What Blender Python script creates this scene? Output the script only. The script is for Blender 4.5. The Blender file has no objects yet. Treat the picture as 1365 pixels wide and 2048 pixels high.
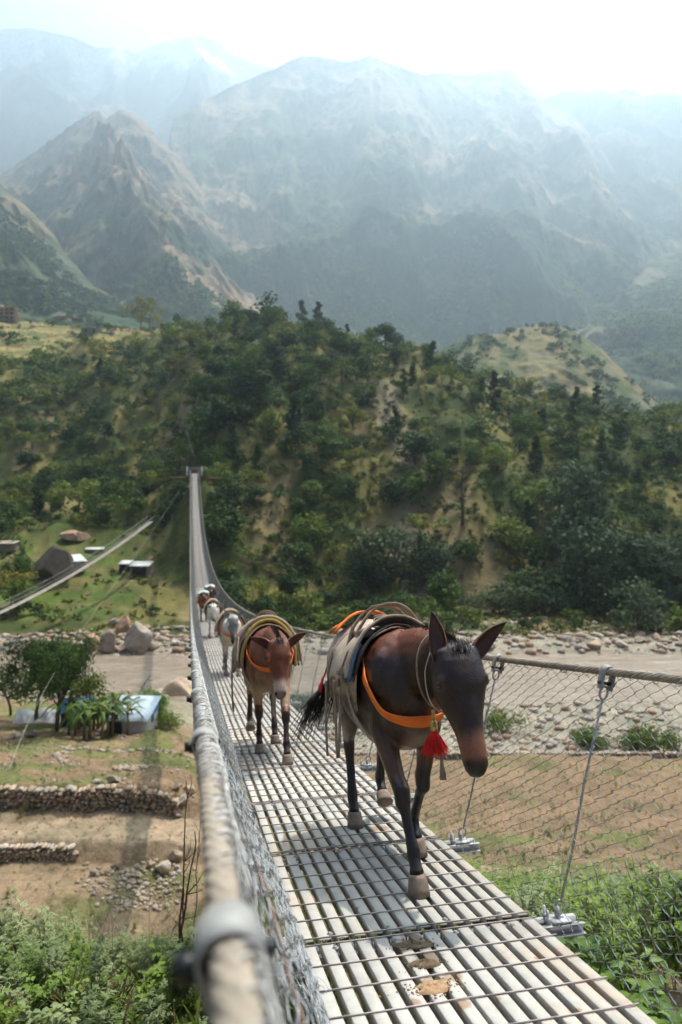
import bpy, bmesh, math, random
SKIP = False
import numpy as np
from mathutils import Vector, Matrix, Euler
R = math.radians
rnd = random.Random(7)
rg = np.random.default_rng(11)
scene = bpy.context.scene
col = scene.collection

# ------------------------------------------------------------------ camera
FP = 1500.0          # focal length in photo pixels (photo 1365 x 2048), horizon at row 937
cam_d = bpy.data.cameras.new("camera")
cam = bpy.data.objects.new("camera", cam_d); col.objects.link(cam)
cam.location = (0, 0, 0); cam.rotation_euler = (R(90), 0, 0)
cam_d.sensor_fit = 'AUTO'; cam_d.sensor_width = 36.0
cam_d.lens = FP / 2048 * 36.0
cam_d.shift_y = -(1024 - 937) / 2048.0
cam_d.clip_start = 0.05; cam_d.clip_end = 30000
cam_d.dof.use_dof = True; cam_d.dof.focus_distance = 3.9; cam_d.dof.aperture_fstop = 2.4
scene.camera = cam

# ------------------------------------------------------------------ sun and sky
SUN = Vector((0.268, 0.442, 1.0)).normalized()
sun_el = math.asin(SUN.z); sun_az = math.atan2(SUN.x, SUN.y)
sd = bpy.data.lights.new("sun", 'SUN'); sd.energy = 5.0; sd.angle = R(0.53); sd.color = (1.0, 0.93, 0.82)
so = bpy.data.objects.new("sun", sd); col.objects.link(so)
so.rotation_euler = SUN.to_track_quat('Z', 'Y').to_euler()
world = bpy.data.worlds.new("World"); scene.world = world; world.use_nodes = True
wn = world.node_tree; bg = wn.nodes['Background']
sky = wn.nodes.new('ShaderNodeTexSky'); sky.sky_type = 'NISHITA'; sky.sun_disc = False
sky.sun_elevation = sun_el; sky.sun_rotation = sun_az
sky.air_density = 1.0; sky.dust_density = 3.0; sky.ozone_density = 1.0; sky.altitude = 1200
# milky glow of the hazy sky round the sun
tcw = wn.nodes.new('ShaderNodeTexCoord'); dt = wn.nodes.new('ShaderNodeVectorMath'); dt.operation = 'DOT_PRODUCT'; dt.inputs[1].default_value = tuple(SUN)
wn.links.new(tcw.outputs['Generated'], dt.inputs[0])
mr = wn.nodes.new('ShaderNodeMapRange'); mr.interpolation_type = 'SMOOTHSTEP'; wn.links.new(dt.outputs['Value'], mr.inputs[0])
mr.inputs[1].default_value = .35; mr.inputs[2].default_value = .72; mr.inputs[3].default_value = 0; mr.inputs[4].default_value = 1
mxw = wn.nodes.new('ShaderNodeMix'); mxw.data_type = 'RGBA'; mxw.blend_type = 'ADD'; wn.links.new(mr.outputs[0], mxw.inputs[0]); wn.links.new(sky.outputs[0], mxw.inputs[6]); mxw.inputs[7].default_value = (6, 5.4, 4.9, 1)
wn.links.new(mxw.outputs[2], bg.inputs[0]); bg.inputs[1].default_value = 0.05
scene.view_settings.view_transform = 'Standard'; scene.view_settings.look = 'None'
scene.view_settings.exposure = 1.4; scene.view_settings.gamma = 1.0
cy = scene.cycles
cy.max_bounces = 6; cy.diffuse_bounces = 2; cy.glossy_bounces = 2; cy.transmission_bounces = 2
cy.volume_bounces = 1; cy.transparent_max_bounces = 6; cy.caustics_reflective = False; cy.caustics_refractive = False
cy.use_denoising = True; cy.sample_clamp_indirect = 4.0
HAZE_D = 0.00030

# ------------------------------------------------------------------ helpers
def tag(o, label=None, cat=None, group=None, kind=None):
    if label: o['label'] = label
    if cat: o['category'] = cat
    if group: o['group'] = group
    if kind: o['kind'] = kind
    return o

def empty(name, loc=(0, 0, 0), rz=0.0):
    o = bpy.data.objects.new(name, None); col.objects.link(o)
    o.location = loc; o.rotation_euler = (0, 0, rz); o.empty_display_size = 0.3
    return o

class MB:
    """collects shapes, then links them as one mesh object"""
    def __init__(s): s.v = []; s.f = []; s.n = 0; s.m = []; s.mi = 0; s.c = []
    def add(s, v, f, c=None):
        v = np.asarray(v, float).reshape(-1, 3)
        fs = f if isinstance(f, list) and len(f) and isinstance(f[0], np.ndarray) and f[0].ndim == 2 else [np.asarray(f)]
        for q in fs:
            if len(q): s.f.append(q + s.n); s.m.append(np.full(len(q), s.mi))
        s.v.append(v); s.n += len(v)
        if c is None: c = (1, 1, 1)
        c = np.asarray(c, float)
        s.c.append(np.broadcast_to(c, (len(v), 3)) if c.ndim == 1 else c)
        return s
    def box(s, c, h, rot=None, col=None):
        v = np.array([[x, y, z] for x in (-1, 1) for y in (-1, 1) for z in (-1, 1)], float) * np.asarray(h, float)
        if rot is not None: v = v @ np.asarray(rot).T
        return s.add(v + np.asarray(c, float), np.array([[0, 1, 3, 2], [4, 6, 7, 5], [0, 4, 5, 1], [2, 3, 7, 6], [0, 2, 6, 4], [1, 5, 7, 3]]), col)
    def tube(s, pts, r, n=6, cap=True, col=None):
        P = np.asarray(pts, float); K = len(P)
        r = np.broadcast_to(np.asarray(r, float), (K,))
        T = np.gradient(P, axis=0); T /= np.linalg.norm(T, axis=1)[:, None] + 1e-9
        up = np.array([0, 0, 1.0]) if abs(T[0][2]) < .9 else np.array([1.0, 0, 0])
        A = np.zeros_like(P); a = np.cross(T[0], up); a /= np.linalg.norm(a); A[0] = a
        for i in range(1, K):
            a = A[i-1] - T[i] * np.dot(A[i-1], T[i]); A[i] = a / (np.linalg.norm(a) + 1e-9)
        B = np.cross(T, A); th = np.arange(n) / n * 2 * math.pi
        V = P[:, None] + r[:, None, None] * (np.cos(th)[None, :, None] * A[:, None] + np.sin(th)[None, :, None] * B[:, None])
        i = np.arange(K - 1)[:, None]; j = np.arange(n)[None]; j2 = (j + 1) % n
        q = np.stack([i*n+j+0*i, i*n+j2, (i+1)*n+j2, (i+1)*n+j], -1).reshape(-1, 4)
        fs = [q]
        V = V.reshape(-1, 3)
        if cap:
            V = np.vstack([V, P[0], P[-1]])
            jj = np.arange(n); k0 = K*n
            fs.append(np.stack([(jj+1) % n, jj, np.full(n, k0)], -1))
            fs.append(np.stack([(K-1)*n+jj, (K-1)*n+(jj+1) % n, np.full(n, k0+1)], -1))
        return s.add(V, fs, col)
    def tubes(s, P, r, n=3, col=None):
        """many polylines of equal length: P (M,K,3)"""
        P = np.asarray(P, float); M, K, _ = P.shape
        T = np.gradient(P, axis=1); T /= np.linalg.norm(T, axis=2)[..., None] + 1e-9
        ref = np.array([0.31, 0.83, 0.46]); A = np.cross(T, ref); A /= np.linalg.norm(A, axis=2)[..., None] + 1e-9
        B = np.cross(T, A); th = np.arange(n) / n * 2 * math.pi
        rr = np.broadcast_to(np.asarray(r, float), (M, K))
        V = P[:, :, None] + rr[:, :, None, None] * (np.cos(th)[None, None, :, None] * A[:, :, None] + np.sin(th)[None, None, :, None] * B[:, :, None])
        m = np.arange(M)[:, None, None] * K * n; i = np.arange(K - 1)[None, :, None]; j = np.arange(n)[None, None]; j2 = (j + 1) % n
        q = np.stack([m+i*n+j, m+i*n+j2, m+(i+1)*n+j2, m+(i+1)*n+j], -1).reshape(-1, 4)
        return s.add(V.reshape(-1, 3), [q], col)
    def build(s, name, mats, parent=None, smooth=False, vcol=False):
        me = bpy.data.meshes.new(name)
        if s.n:
            V = np.vstack(s.v); me.vertices.add(len(V)); me.vertices.foreach_set('co', V.ravel())
            sizes = np.concatenate([np.full(len(f), f.shape[1]) for f in s.f])
            loops = np.concatenate([f.ravel() for f in s.f])
            me.loops.add(len(loops)); me.loops.foreach_set('vertex_index', loops.astype(np.int32))
            me.polygons.add(len(sizes)); st = np.concatenate([[0], np.cumsum(sizes)[:-1]])
            me.polygons.foreach_set('loop_start', st.astype(np.int32))
            me.polygons.foreach_set('material_index', np.concatenate(s.m).astype(np.int32))
            if smooth: me.polygons.foreach_set('use_smooth', np.ones(len(sizes), bool))
            me.update(calc_edges=True); me.validate()
            if vcol:
                a = me.color_attributes.new('col', 'FLOAT_COLOR', 'POINT')
                C = np.vstack(s.c); a.data.foreach_set('color', np.hstack([C, np.ones((len(C), 1))]).ravel())
        for m in (mats if isinstance(mats, (list, tuple)) else [mats]): me.materials.append(m)
        o = bpy.data.objects.new(name, me); col.objects.link(o)
        if parent is not None: o.parent = parent
        return o

def put(ob, name, parent=None, loc=None, rot=None, scale=None):
    """another object using the same mesh"""
    c = ob.copy(); c.name = name; col.objects.link(c)
    if parent is not None: c.parent = parent
    if loc is not None: c.location = loc
    if rot is not None: c.rotation_euler = rot
    if scale is not None: c.scale = scale
    return c

def copy_tree(o, parent=None):
    c = o.copy(); col.objects.link(c)
    if parent is not None: c.parent = parent
    for ch in list(o.children): copy_tree(ch, c)
    return c

# numpy noise
def _h(ix, iy, s):
    n = (ix.astype(np.int64) * 374761393 + iy.astype(np.int64) * 668265263 + s * 974634777) & 0xffffffff
    n = ((n ^ (n >> 13)) * 1274126177) & 0xffffffff
    return ((n ^ (n >> 16)) & 0xffff) / 65535.0
def vnoise(x, y, s=0):
    ix = np.floor(x); iy = np.floor(y); fx = x - ix; fy = y - iy
    fx = fx*fx*fx*(fx*(fx*6-15)+10); fy = fy*fy*fy*(fy*(fy*6-15)+10)
    a = _h(ix, iy, s); b = _h(ix+1, iy, s); c = _h(ix, iy+1, s); d = _h(ix+1, iy+1, s)
    return (a*(1-fx)+b*fx)*(1-fy)+(c*(1-fx)+d*fx)*fy
def fbm(x, y, o=5, s=0, g=.5):
    x = np.asarray(x, float); y = np.asarray(y, float); t = 0; a = 1; n = 0
    for k in range(o):
        t = t + a*vnoise(x, y, s+k); n += a; a *= g; x, y = x*1.6+y*1.2+3.1, y*1.6-x*1.2+7.7
    return t/n
def ridged(x, y, o=5, s=0, g=.55):
    x = np.asarray(x, float); y = np.asarray(y, float); t = 0; a = 1; n = 0
    for k in range(o):
        r = 1-abs(2*vnoise(x, y, s+k)-1); t = t + a*r*r; n += a; a *= g; x, y = x*1.6+y*1.2+3.1, y*1.6-x*1.2+7.7
    return t/n
def sst(a, b, x):
    t = np.clip((x-a)/(b-a), 0, 1); return t*t*(3-2*t)
def srgb(h):
    c = [int(h[i:i+2], 16)/255 for i in (0, 2, 4)]
    return tuple(x/12.92 if x <= .04045 else ((x+.055)/1.055)**2.4 for x in c)

# ------------------------------------------------------------------ materials
class NT:
    def __init__(s, name):
        s.m = bpy.data.materials.new(name); s.m.use_nodes = True; s.t = s.m.node_tree
        s.b = s.t.nodes['Principled BSDF']; s.tc = None
    def n(s, typ, **k):
        o = s.t.nodes.new('ShaderNode'+typ)
        for a, v in k.items(): setattr(o, a, v)
        return o
    def l(s, a, b): s.t.links.new(a, b)
    def co(s):
        if s.tc is None: s.tc = s.n('TexCoord')
        return s.tc.outputs['Object']
    def noise(s, scale, detail=4, rough=.6, vec=None, dist=0.0, sc3=None):
        o = s.n('TexNoise'); o.inputs['Scale'].default_value = scale; o.inputs['Detail'].default_value = detail
        o.inputs['Roughness'].default_value = rough; o.inputs['Distortion'].default_value = dist
        v = vec or s.co()
        if sc3:
            mp = s.n('Mapping'); mp.inputs['Scale'].default_value = sc3; s.l(v, mp.inputs['Vector']); v = mp.outputs[0]
        s.l(v, o.inputs['Vector']); return o.outputs['Fac']
    def ramp(s, fac, stops):
        o = s.n('ValToRGB'); e = o.color_ramp.elements
        while len(e) > 1: e.remove(e[-1])
        e[0].position = stops[0][0]; e[0].color = (*stops[0][1], 1)
        for p, c in stops[1:]:
            q = e.new(p); q.color = (*c, 1)
        s.l(fac, o.inputs[0]); return o.outputs[0]
    def mix(s, fac, a, b, mode='MIX'):
        o = s.n('Mix', data_type='RGBA', blend_type=mode)
        for sock, v in ((o.inputs[0], fac), (o.inputs[6], a), (o.inputs[7], b)):
            if isinstance(v, (int, float)): sock.default_value = v
            elif isinstance(v, tuple): sock.default_value = (*v, 1)
            else: s.l(v, sock)
        return o.outputs[2]
    def attr(s, name='col'):
        o = s.n('Attribute'); o.attribute_name = name; return o.outputs['Color']
    def bump(s, h, strength=.5, dist=.02):
        o = s.n('Bump'); o.inputs['Strength'].default_value = strength; o.inputs['Distance'].default_value = dist
        s.l(h, o.inputs['Height']); s.l(o.outputs[0], s.b.inputs['Normal']); return o
    def out(s, c, rough=.8, metal=0, spec=.3):
        if isinstance(c, tuple): s.b.inputs['Base Color'].default_value = (*c, 1)
        else: s.l(c, s.b.inputs['Base Color'])
        s.b.inputs['Roughness'].default_value = rough; s.b.inputs['Metallic'].default_value = metal
        s.b.inputs['Specular IOR Level'].default_value = spec
        return s.m

def simple(name, c, rough=.8, metal=0, spec=.3, var=.25, scale=8, bump=0, bd=.01, sc3=None):
    t = NT(name); f = t.noise(scale, 5, .65, sc3=sc3)
    lo = tuple(x*(1-var) for x in c); hi = tuple(min(1, x*(1+var)) for x in c)
    cc = t.ramp(f, [(.3, lo), (.7, hi)])
    if bump: t.bump(f, bump, bd)
    return t.out(cc, rough, metal, spec)

def leafmat(name, cols, trans=.35, rough=.55, scale=.35, spec=.3):
    """leaf material: colour varies clump by clump and from plant to plant"""
    t = NT(name)
    inf = t.n('ObjectInfo'); g = t.n('NewGeometry')
    f = t.noise(scale, 3, .6, vec=g.outputs['Position'])
    w = t.n('TexWhiteNoise', noise_dimensions='3D'); t.l(g.outputs['Position'], w.inputs['Vector'])
    m = t.n('Math', operation='MULTIPLY_ADD'); t.l(inf.outputs['Random'], m.inputs[0]); m.inputs[1].default_value = .45; m.inputs[2].default_value = -.22
    a = t.n('Math', operation='ADD'); t.l(m.outputs[0], a.inputs[0]); t.l(f, a.inputs[1])
    n = len(cols); c = t.ramp(a.outputs[0], [(.25+.5*i/(n-1), cc) for i, cc in enumerate(cols)])
    t.out(c, rough, 0, spec)
    tr = t.n('BsdfTranslucent'); t.l(c, tr.inputs[0])
    mx = t.n('MixShader'); mx.inputs[0].default_value = trans
    t.l(t.b.outputs[0], mx.inputs[1]); t.l(tr.outputs[0], mx.inputs[2])
    t.l(mx.outputs[0], t.t.nodes['Material Output'].inputs[0])
    return t.m

# ------------------------------------------------------------------ picture measurements -> places
def W(px, py, d):
    """point seen at photo pixel (px,py) at depth d"""
    return np.array([(px-682.5)/FP*d, d, -(py-937)/FP*d])
BB = np.array([-0.1977, 0.9803, 0.0]); CC = np.array([0.9803, 0.1977, 0.0])   # bridge along / across
def deck_z(t): return -1.363 - 0.2127*t + 0.001335*t*t
def BP(u, t, h=0.0):
    """bridge coordinates: u across (left edge .47, right 1.51), t along, h above deck"""
    t = np.asarray(t, float); u = np.asarray(u, float); h = np.asarray(h, float)
    t, u, h = np.broadcast_arrays(t, u, h)
    return np.stack([BB[0]*t+CC[0]*u, BB[1]*t+CC[1]*u, deck_z(t)+h], -1)
T_END = 160.0
# ================================================================== TERRAIN
CREST_PX = np.array([-900, -300, 0, 150, 350, 400, 480, 560, 640, 760, 850, 1000, 1100, 1200, 1300, 1365, 1700, 2300])
CREST_PY = np.array([640, 640, 641, 652, 664, 680, 672, 664, 676, 708, 733, 775, 802, 826, 846, 858, 890, 900])
CREST_D = np.array([540, 540, 540, 530, 460, 340, 320, 320, 315, 305, 300, 290, 285, 275, 265, 260, 250, 250])
def near_left(d):
    return np.interp(d, [-12, -4, 0, 2, 5, 9, 12, 20, 25, 29, 35.8, 36.1, 39.4, 39.7, 50, 62, 68, 76, 86, 89, 92, 108, 112],
                     [1.0, -.6, -1.9, -2.7, -3.6, -6.2, -7.9, -13.0, -16.5, -18.9, -18.9, -18.1, -18.0, -16.9, -19.2, -21.9, -23.2, -25.2, -26.6, -27.6, -28.4, -28.4, -27.0])
def near_right(d):
    return np.interp(d, [-12, -4, 0, 2, 5, 8, 12, 18, 24, 30, 36, 45, 61, 61.6, 73, 80, 86, 89, 108, 112],
                     [1.0, -.6, -1.8, -2.6, -3.55, -5.0, -7.2, -10.6, -13.3, -15.9, -18.1, -20.6, -23.2, -24.3, -26.0, -26.3, -26.9, -28.2, -28.4, -26.9])
def terr(x, y, detail=True):
    x = np.asarray(x, float); y = np.asarray(y, float)
    yy = np.maximum(y, 5.0); px = x/yy*FP + 682.5
    bx = x + .2017*y - 1.0
    w = sst(-(1.2+.05*np.abs(y)), 1.2+.05*np.abs(y), bx)
    wob = (fbm(x*.08+5, y*0+1.3, 3, 5)-.5)*3*sst(44, 60, y)*(1-sst(80, 88, y))
    z = near_left(y+wob*.6)*(1-w) + near_right(y+wob)*w
    st = sst(-13.5, -12.2, x)*(1-sst(33, 35, y)*0)
    z = np.where((y > 35.8) & (y < 39.5) & (w < .5), z-.0, z)
    # far slope
    cd = np.interp(px, CREST_PX, CREST_D); cp = np.interp(px, CREST_PX, CREST_PY)
    cz = (937-cp)/FP*cd
    beach = np.interp(px, [-400, 380, 620, 900, 1365, 2000], [118, 119, 128, 133, 135, 135]); v = (y-beach)/(cd-beach); vc = np.clip(v, 0, 1)
    shelf = np.interp(px, [-400, 0, 200, 330, 420, 560, 800, 1100, 1365, 1800], [.62, .62, .58, .4, .10, .05, .22, .28, .2, .15])
    # shape: low shelf near the river then a steep flank that rounds at the top
    flank = np.where(px < 1e9, np.sin(np.clip((vc-.06)/.94, 0, 1)*math.pi/2)**1.05, 0)
    low = np.interp(vc, [0, .05, .13, .2, .3], [-26.5, -24.5, -17.5, -14.5, -6])
    steep = -26.5 + (cz+26.5)*np.clip(flank, 0, 1)
    g = np.interp(px, [-400, 250, 360, 470, 5000], [1, 1, .55, 0, 0])
    zl = np.where(vc < .3, low, 0); zl2 = -6+(cz+6)*np.interp(vc, [.3, .45, .60, .75, 1.0], [0, .34, .575, .73, 1.0])
    zfar = steep*(1-g) + np.where(vc < .3, zl, zl2)*g
    amp = sst(0, .12, v)*(1-.85*sst(.8, 1.0, v))
    zfar = zfar + amp*((ridged(x/55+2, y/90, 4, 21)-.45)*15 + (fbm(x/14, y/14, 4, 31)-.5)*5)
    over = np.clip(v-1, 0, None)
    zfar = zfar - over*over*300 - over*18
    m = sst(108, 116, y)
    z = z*(1-m) + zfar*m
    # bench for the bridge's far anchor
    q = np.exp(-((x-BP(1, 160)[0])/7)**2-((y-164)/7)**2)
    z = z*(1-q) + (-2.6)*q
    # keep the gap under the deck clear
    tt = (BB[0]*x + BB[1]*y)/1.0; uu = CC[0]*x+CC[1]*y
    near = np.exp(-((uu-1)/2.6)**2)
    lim = deck_z(np.clip(tt, -6, 158)) - .55 - .02*np.clip(tt, 0, 60)
    z = np.where((tt < 156) & (near > .15), np.minimum(z, lim+(1-near)*1.2), z)
    if detail:
        z = z + (fbm(x*.9, y*.9, 4, 3)-.5)*.35*sst(-2, 6, y) + (fbm(x*.2, y*.2, 3, 8)-.5)*.9*sst(10, 20, y)*(1-sst(84, 90, y)*(1-sst(112, 120, y)))
    return z
def tz(x, y): return float(terr(np.array([x]), np.array([y]))[0])

def ground_hit(px, py, d0=2.0, d1=600.0):
    """where the ray through a photo pixel first meets the ground"""
    d = np.exp(np.linspace(math.log(d0), math.log(d1), 1500))
    x = (px-682.5)/FP*d; z = -(py-937)/FP*d
    g = terr(x, d); k = np.where(g >= z)[0]
    if not len(k): return None
    k = k[0]; return np.array([x[k], d[k], g[k]])

def lerp3(a, b, t): return a+(b-a)*t[..., None]
def rgbm(h): return np.array(srgb(h))
# ground colours (albedo): earth, grass, gravel ...
C_EARTH = np.array([.23, .155, .105]); C_EARTH2 = np.array([.30, .215, .15]); C_GRASS = np.array([.115, .14, .045])
C_DRY = np.array([.20, .16, .075]); C_GRAV = np.array([.33, .295, .255]); C_PATH = np.array([.36, .27, .20]); C_DARK = np.array([.06, .065, .03])

def ground_mesh():
    ys = np.concatenate([np.linspace(-14, 3, 40, endpoint=False), 3*np.exp(np.linspace(0, math.log(640/3), 620))])
    ss = np.linspace(-1.15, 1.15, 520)
    S, Y = np.meshgrid(ss, ys); X = S*(Y+18)*.62
    X = np.where(Y > 0, S*(18*.62+Y*.62), S*18*.62)
    Z = terr(X, Y)
    n1 = fbm(X*.35, Y*.35, 5, 40); n2 = fbm(X*.05, Y*.05, 4, 50); n3 = fbm(X*1.5, Y*1.5, 3, 60)
    yy = np.maximum(Y, 5); px = X/yy*FP+682.5; left = (X+.2017*Y-1) < 0
    # fields
    c = lerp3(C_EARTH, C_GRASS, sst(.42, .62, n1*.6+n2*.4))
    fld = (Y > 29) & (Y < 64)
    c = np.where(fld[..., None], lerp3(C_EARTH*np.ones(3), C_GRASS*1.05, sst(.44, .60, n1)*.75), c)
    # path below the stone wall, bare lower terrace
    pth = left & (Y > 35.9) & (Y < 39.4); c = np.where(pth[..., None], lerp3(C_PATH, C_EARTH, sst(.45, .65, n1)), c)
    low = left & (Y > 25) & (Y <= 35.9); c = np.where(low[..., None], lerp3(C_EARTH2*.95, C_GRASS, sst(.52, .68, n1)*.7), c)
    rf = (~left) & (Y > 40) & (Y < 61.3); c = np.where(rf[..., None], lerp3(C_EARTH*1.0, C_GRASS, sst(.54, .72, n1*.7+n2*.3)*.6), c)
    bank = Y < 28; c = np.where(bank[..., None], lerp3(C_EARTH2, C_GRASS*.9, sst(.42, .62, n1)), c)
    # gravel of the river bed
    lw = sst(-5, 5, X+.2017*Y-1+(n2-.5)*16); gm = (sst(61.2, 62.2, Y)*lw + sst(83, 89, Y+(n1-.5)*6)*(1-lw))
    c = lerp3(c, lerp3(C_GRAV, C_GRAV*.72, n3), gm)
    # far bank and hillside
    rb = np.interp(px, [-400, 500, 700, 1365, 2000], [116, 117, 119, 121, 121]) + (n2-.5)*8+(n1-.5)*4
    hm = sst(-1.5, 1.5, Y-rb)
    hill = lerp3(np.array([.045, .058, .018]), np.array([.145, .130, .048]), sst(.40, .62, fbm(X/9, Y/14, 5, 71)))
    bare = sst(.62, .70, fbm(X/16+9, Y/40, 5, 77))
    hill = lerp3(hill, np.array([.21, .15, .10]), bare*.55)
    grl = (sst(320, 200, px+(n1-.5)*160)*sst(172, 158, Y+(n1-.5)*16)*sst(124, 134, Y)*.85)
    hill = lerp3(hill, lerp3(np.array([.085, .125, .03]), np.array([.15, .13, .055]), sst(.45, .6, n1)), grl)
    terrs = sst(340, 360, Y+(n1-.5)*30)*sst(430, 380, px)
    strip = sst(.45, .55, vnoise(X/60, Z/1.6, 91))
    hill = lerp3(hill, lerp3(np.array([.11, .12, .045]), np.array([.27, .20, .09]), strip), terrs)
    # slide scar and zigzag paths on the slope
    scar = np.exp(-((px-(815+ (Y-170)*-.6 + 14*np.sin(Y/9)))/(14+n1*24))**2)*sst(135, 150, Y)*(1-sst(215, 240, Y))
    hill = lerp3(hill, np.array([.26, .21, .165]), np.clip(scar*1.0, 0, .85))
    scr2 = np.exp(-((px-(720+ (Y-200)*.9))/14)**2)*sst(185, 200, Y)*(1-sst(250, 275, Y)); hill = lerp3(hill, np.array([.24, .175, .11]), scr2*.7)
    c = lerp3(c, hill, hm)
    mb = MB(); ny, nx = X.shape
    i = np.arange(ny-1)[:, None]; j = np.arange(nx-1)[None]
    q = np.stack([i*nx+j, i*nx+j+1, (i+1)*nx+j+1, (i+1)*nx+j], -1).reshape(-1, 4)
    mb.add(np.stack([X, Y, Z], -1).reshape(-1, 3), [q], c.reshape(-1, 3))
    t = NT('ground'); a = t.attr(); f = t.noise(2.2, 8, .75); f2 = t.noise(22, 4, .7); f3 = t.noise(.3, 8, .75)
    k = t.ramp(f, [(.3, (.55, .55, .52)), (.5, (1, 1, 1)), (.7, (1.35, 1.3, 1.25))])
    k2 = t.ramp(f2, [(.3, (.72, .72, .7)), (.7, (1.25, 1.22, 1.2))])
    k3 = t.ramp(f3, [(.35, (.62, .68, .6)), (.65, (1.25, 1.2, 1.1))])
    cc = t.mix(1, t.mix(1, t.mix(1, a, k, 'MULTIPLY'), k2, 'MULTIPLY'), k3, 'MULTIPLY')
    b = t.bump(f, .9, .25)
    b2 = t.n('Bump'); b2.inputs['Strength'].default_value = .6; b2.inputs['Distance'].default_value = .03
    t.l(f2, b2.inputs['Height']); t.l(b.outputs[0], b2.inputs['Normal']); t.l(b2.outputs[0], t.b.inputs['Normal'])
    o = mb.build('ground', t.out(cc, .95, 0, .1), smooth=True, vcol=True)
    tag(o, kind='structure'); return o
ground_mesh()

# river: rippled sheet
def river():
    xs = np.linspace(-150, 150, 260); ys = np.linspace(84, 116, 60); X, Y = np.meshgrid(xs, ys)
    Z = -27.25 + (fbm(X*.5, Y*.8, 3, 5)-.5)*.16 + (ridged(X*.25, Y*.6, 3, 7)-.5)*.12
    mb = MB(); ny, nx = X.shape; i = np.arange(ny-1)[:, None]; j = np.arange(nx-1)[None]
    mb.add(np.stack([X, Y, Z], -1).reshape(-1, 3), [np.stack([i*nx+j, i*nx+j+1, (i+1)*nx+j+1, (i+1)*nx+j], -1).reshape(-1, 4)])
    t = NT('river water'); f = t.noise(.35, 6, .7, sc3=(.5, 1.6, 1)); f2 = t.noise(1.6, 6, .75, sc3=(.6, 1.6, 1), dist=1.2)
    c = t.ramp(f, [(.3, (.15, .105, .070)), (.5, (.21, .155, .105)), (.7, (.28, .215, .155))])
    foam = t.ramp(f2, [(.60, (0, 0, 0)), (.72, (.9, .9, .9))])
    c = t.mix(foam, c, (.62, .57, .5)); t.bump(f2, .6, .2)
    o = mb.build('river', t.out(c, .26, 0, .5), smooth=True); tag(o, kind='structure')
river()

# ------------------------------------------------------------------ mountains
def mtn_mat(name, cols, forest, fscale, snow=None, sc=1.0):
    t = NT(name); a = t.attr(); g = t.n('NewGeometry')
    f = t.noise(fscale, 9, .72, vec=g.outputs['Position']); f2 = t.noise(fscale*7, 6, .75, vec=g.outputs['Position'])
    k = t.ramp(f, [(.32, (.66, .7, .68)), (.68, (1.35, 1.28, 1.2))]); k2 = t.ramp(f2, [(.38, (.62, .66, .64)), (.62, (1.3, 1.28, 1.24))])
    c = t.mix(1, t.mix(1, a, k, 'MULTIPLY'), k2, 'MULTIPLY')
    b = t.bump(f2, .8, .5/fscale*.12)
    return t.out(c, .95, 0, .05)

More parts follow.
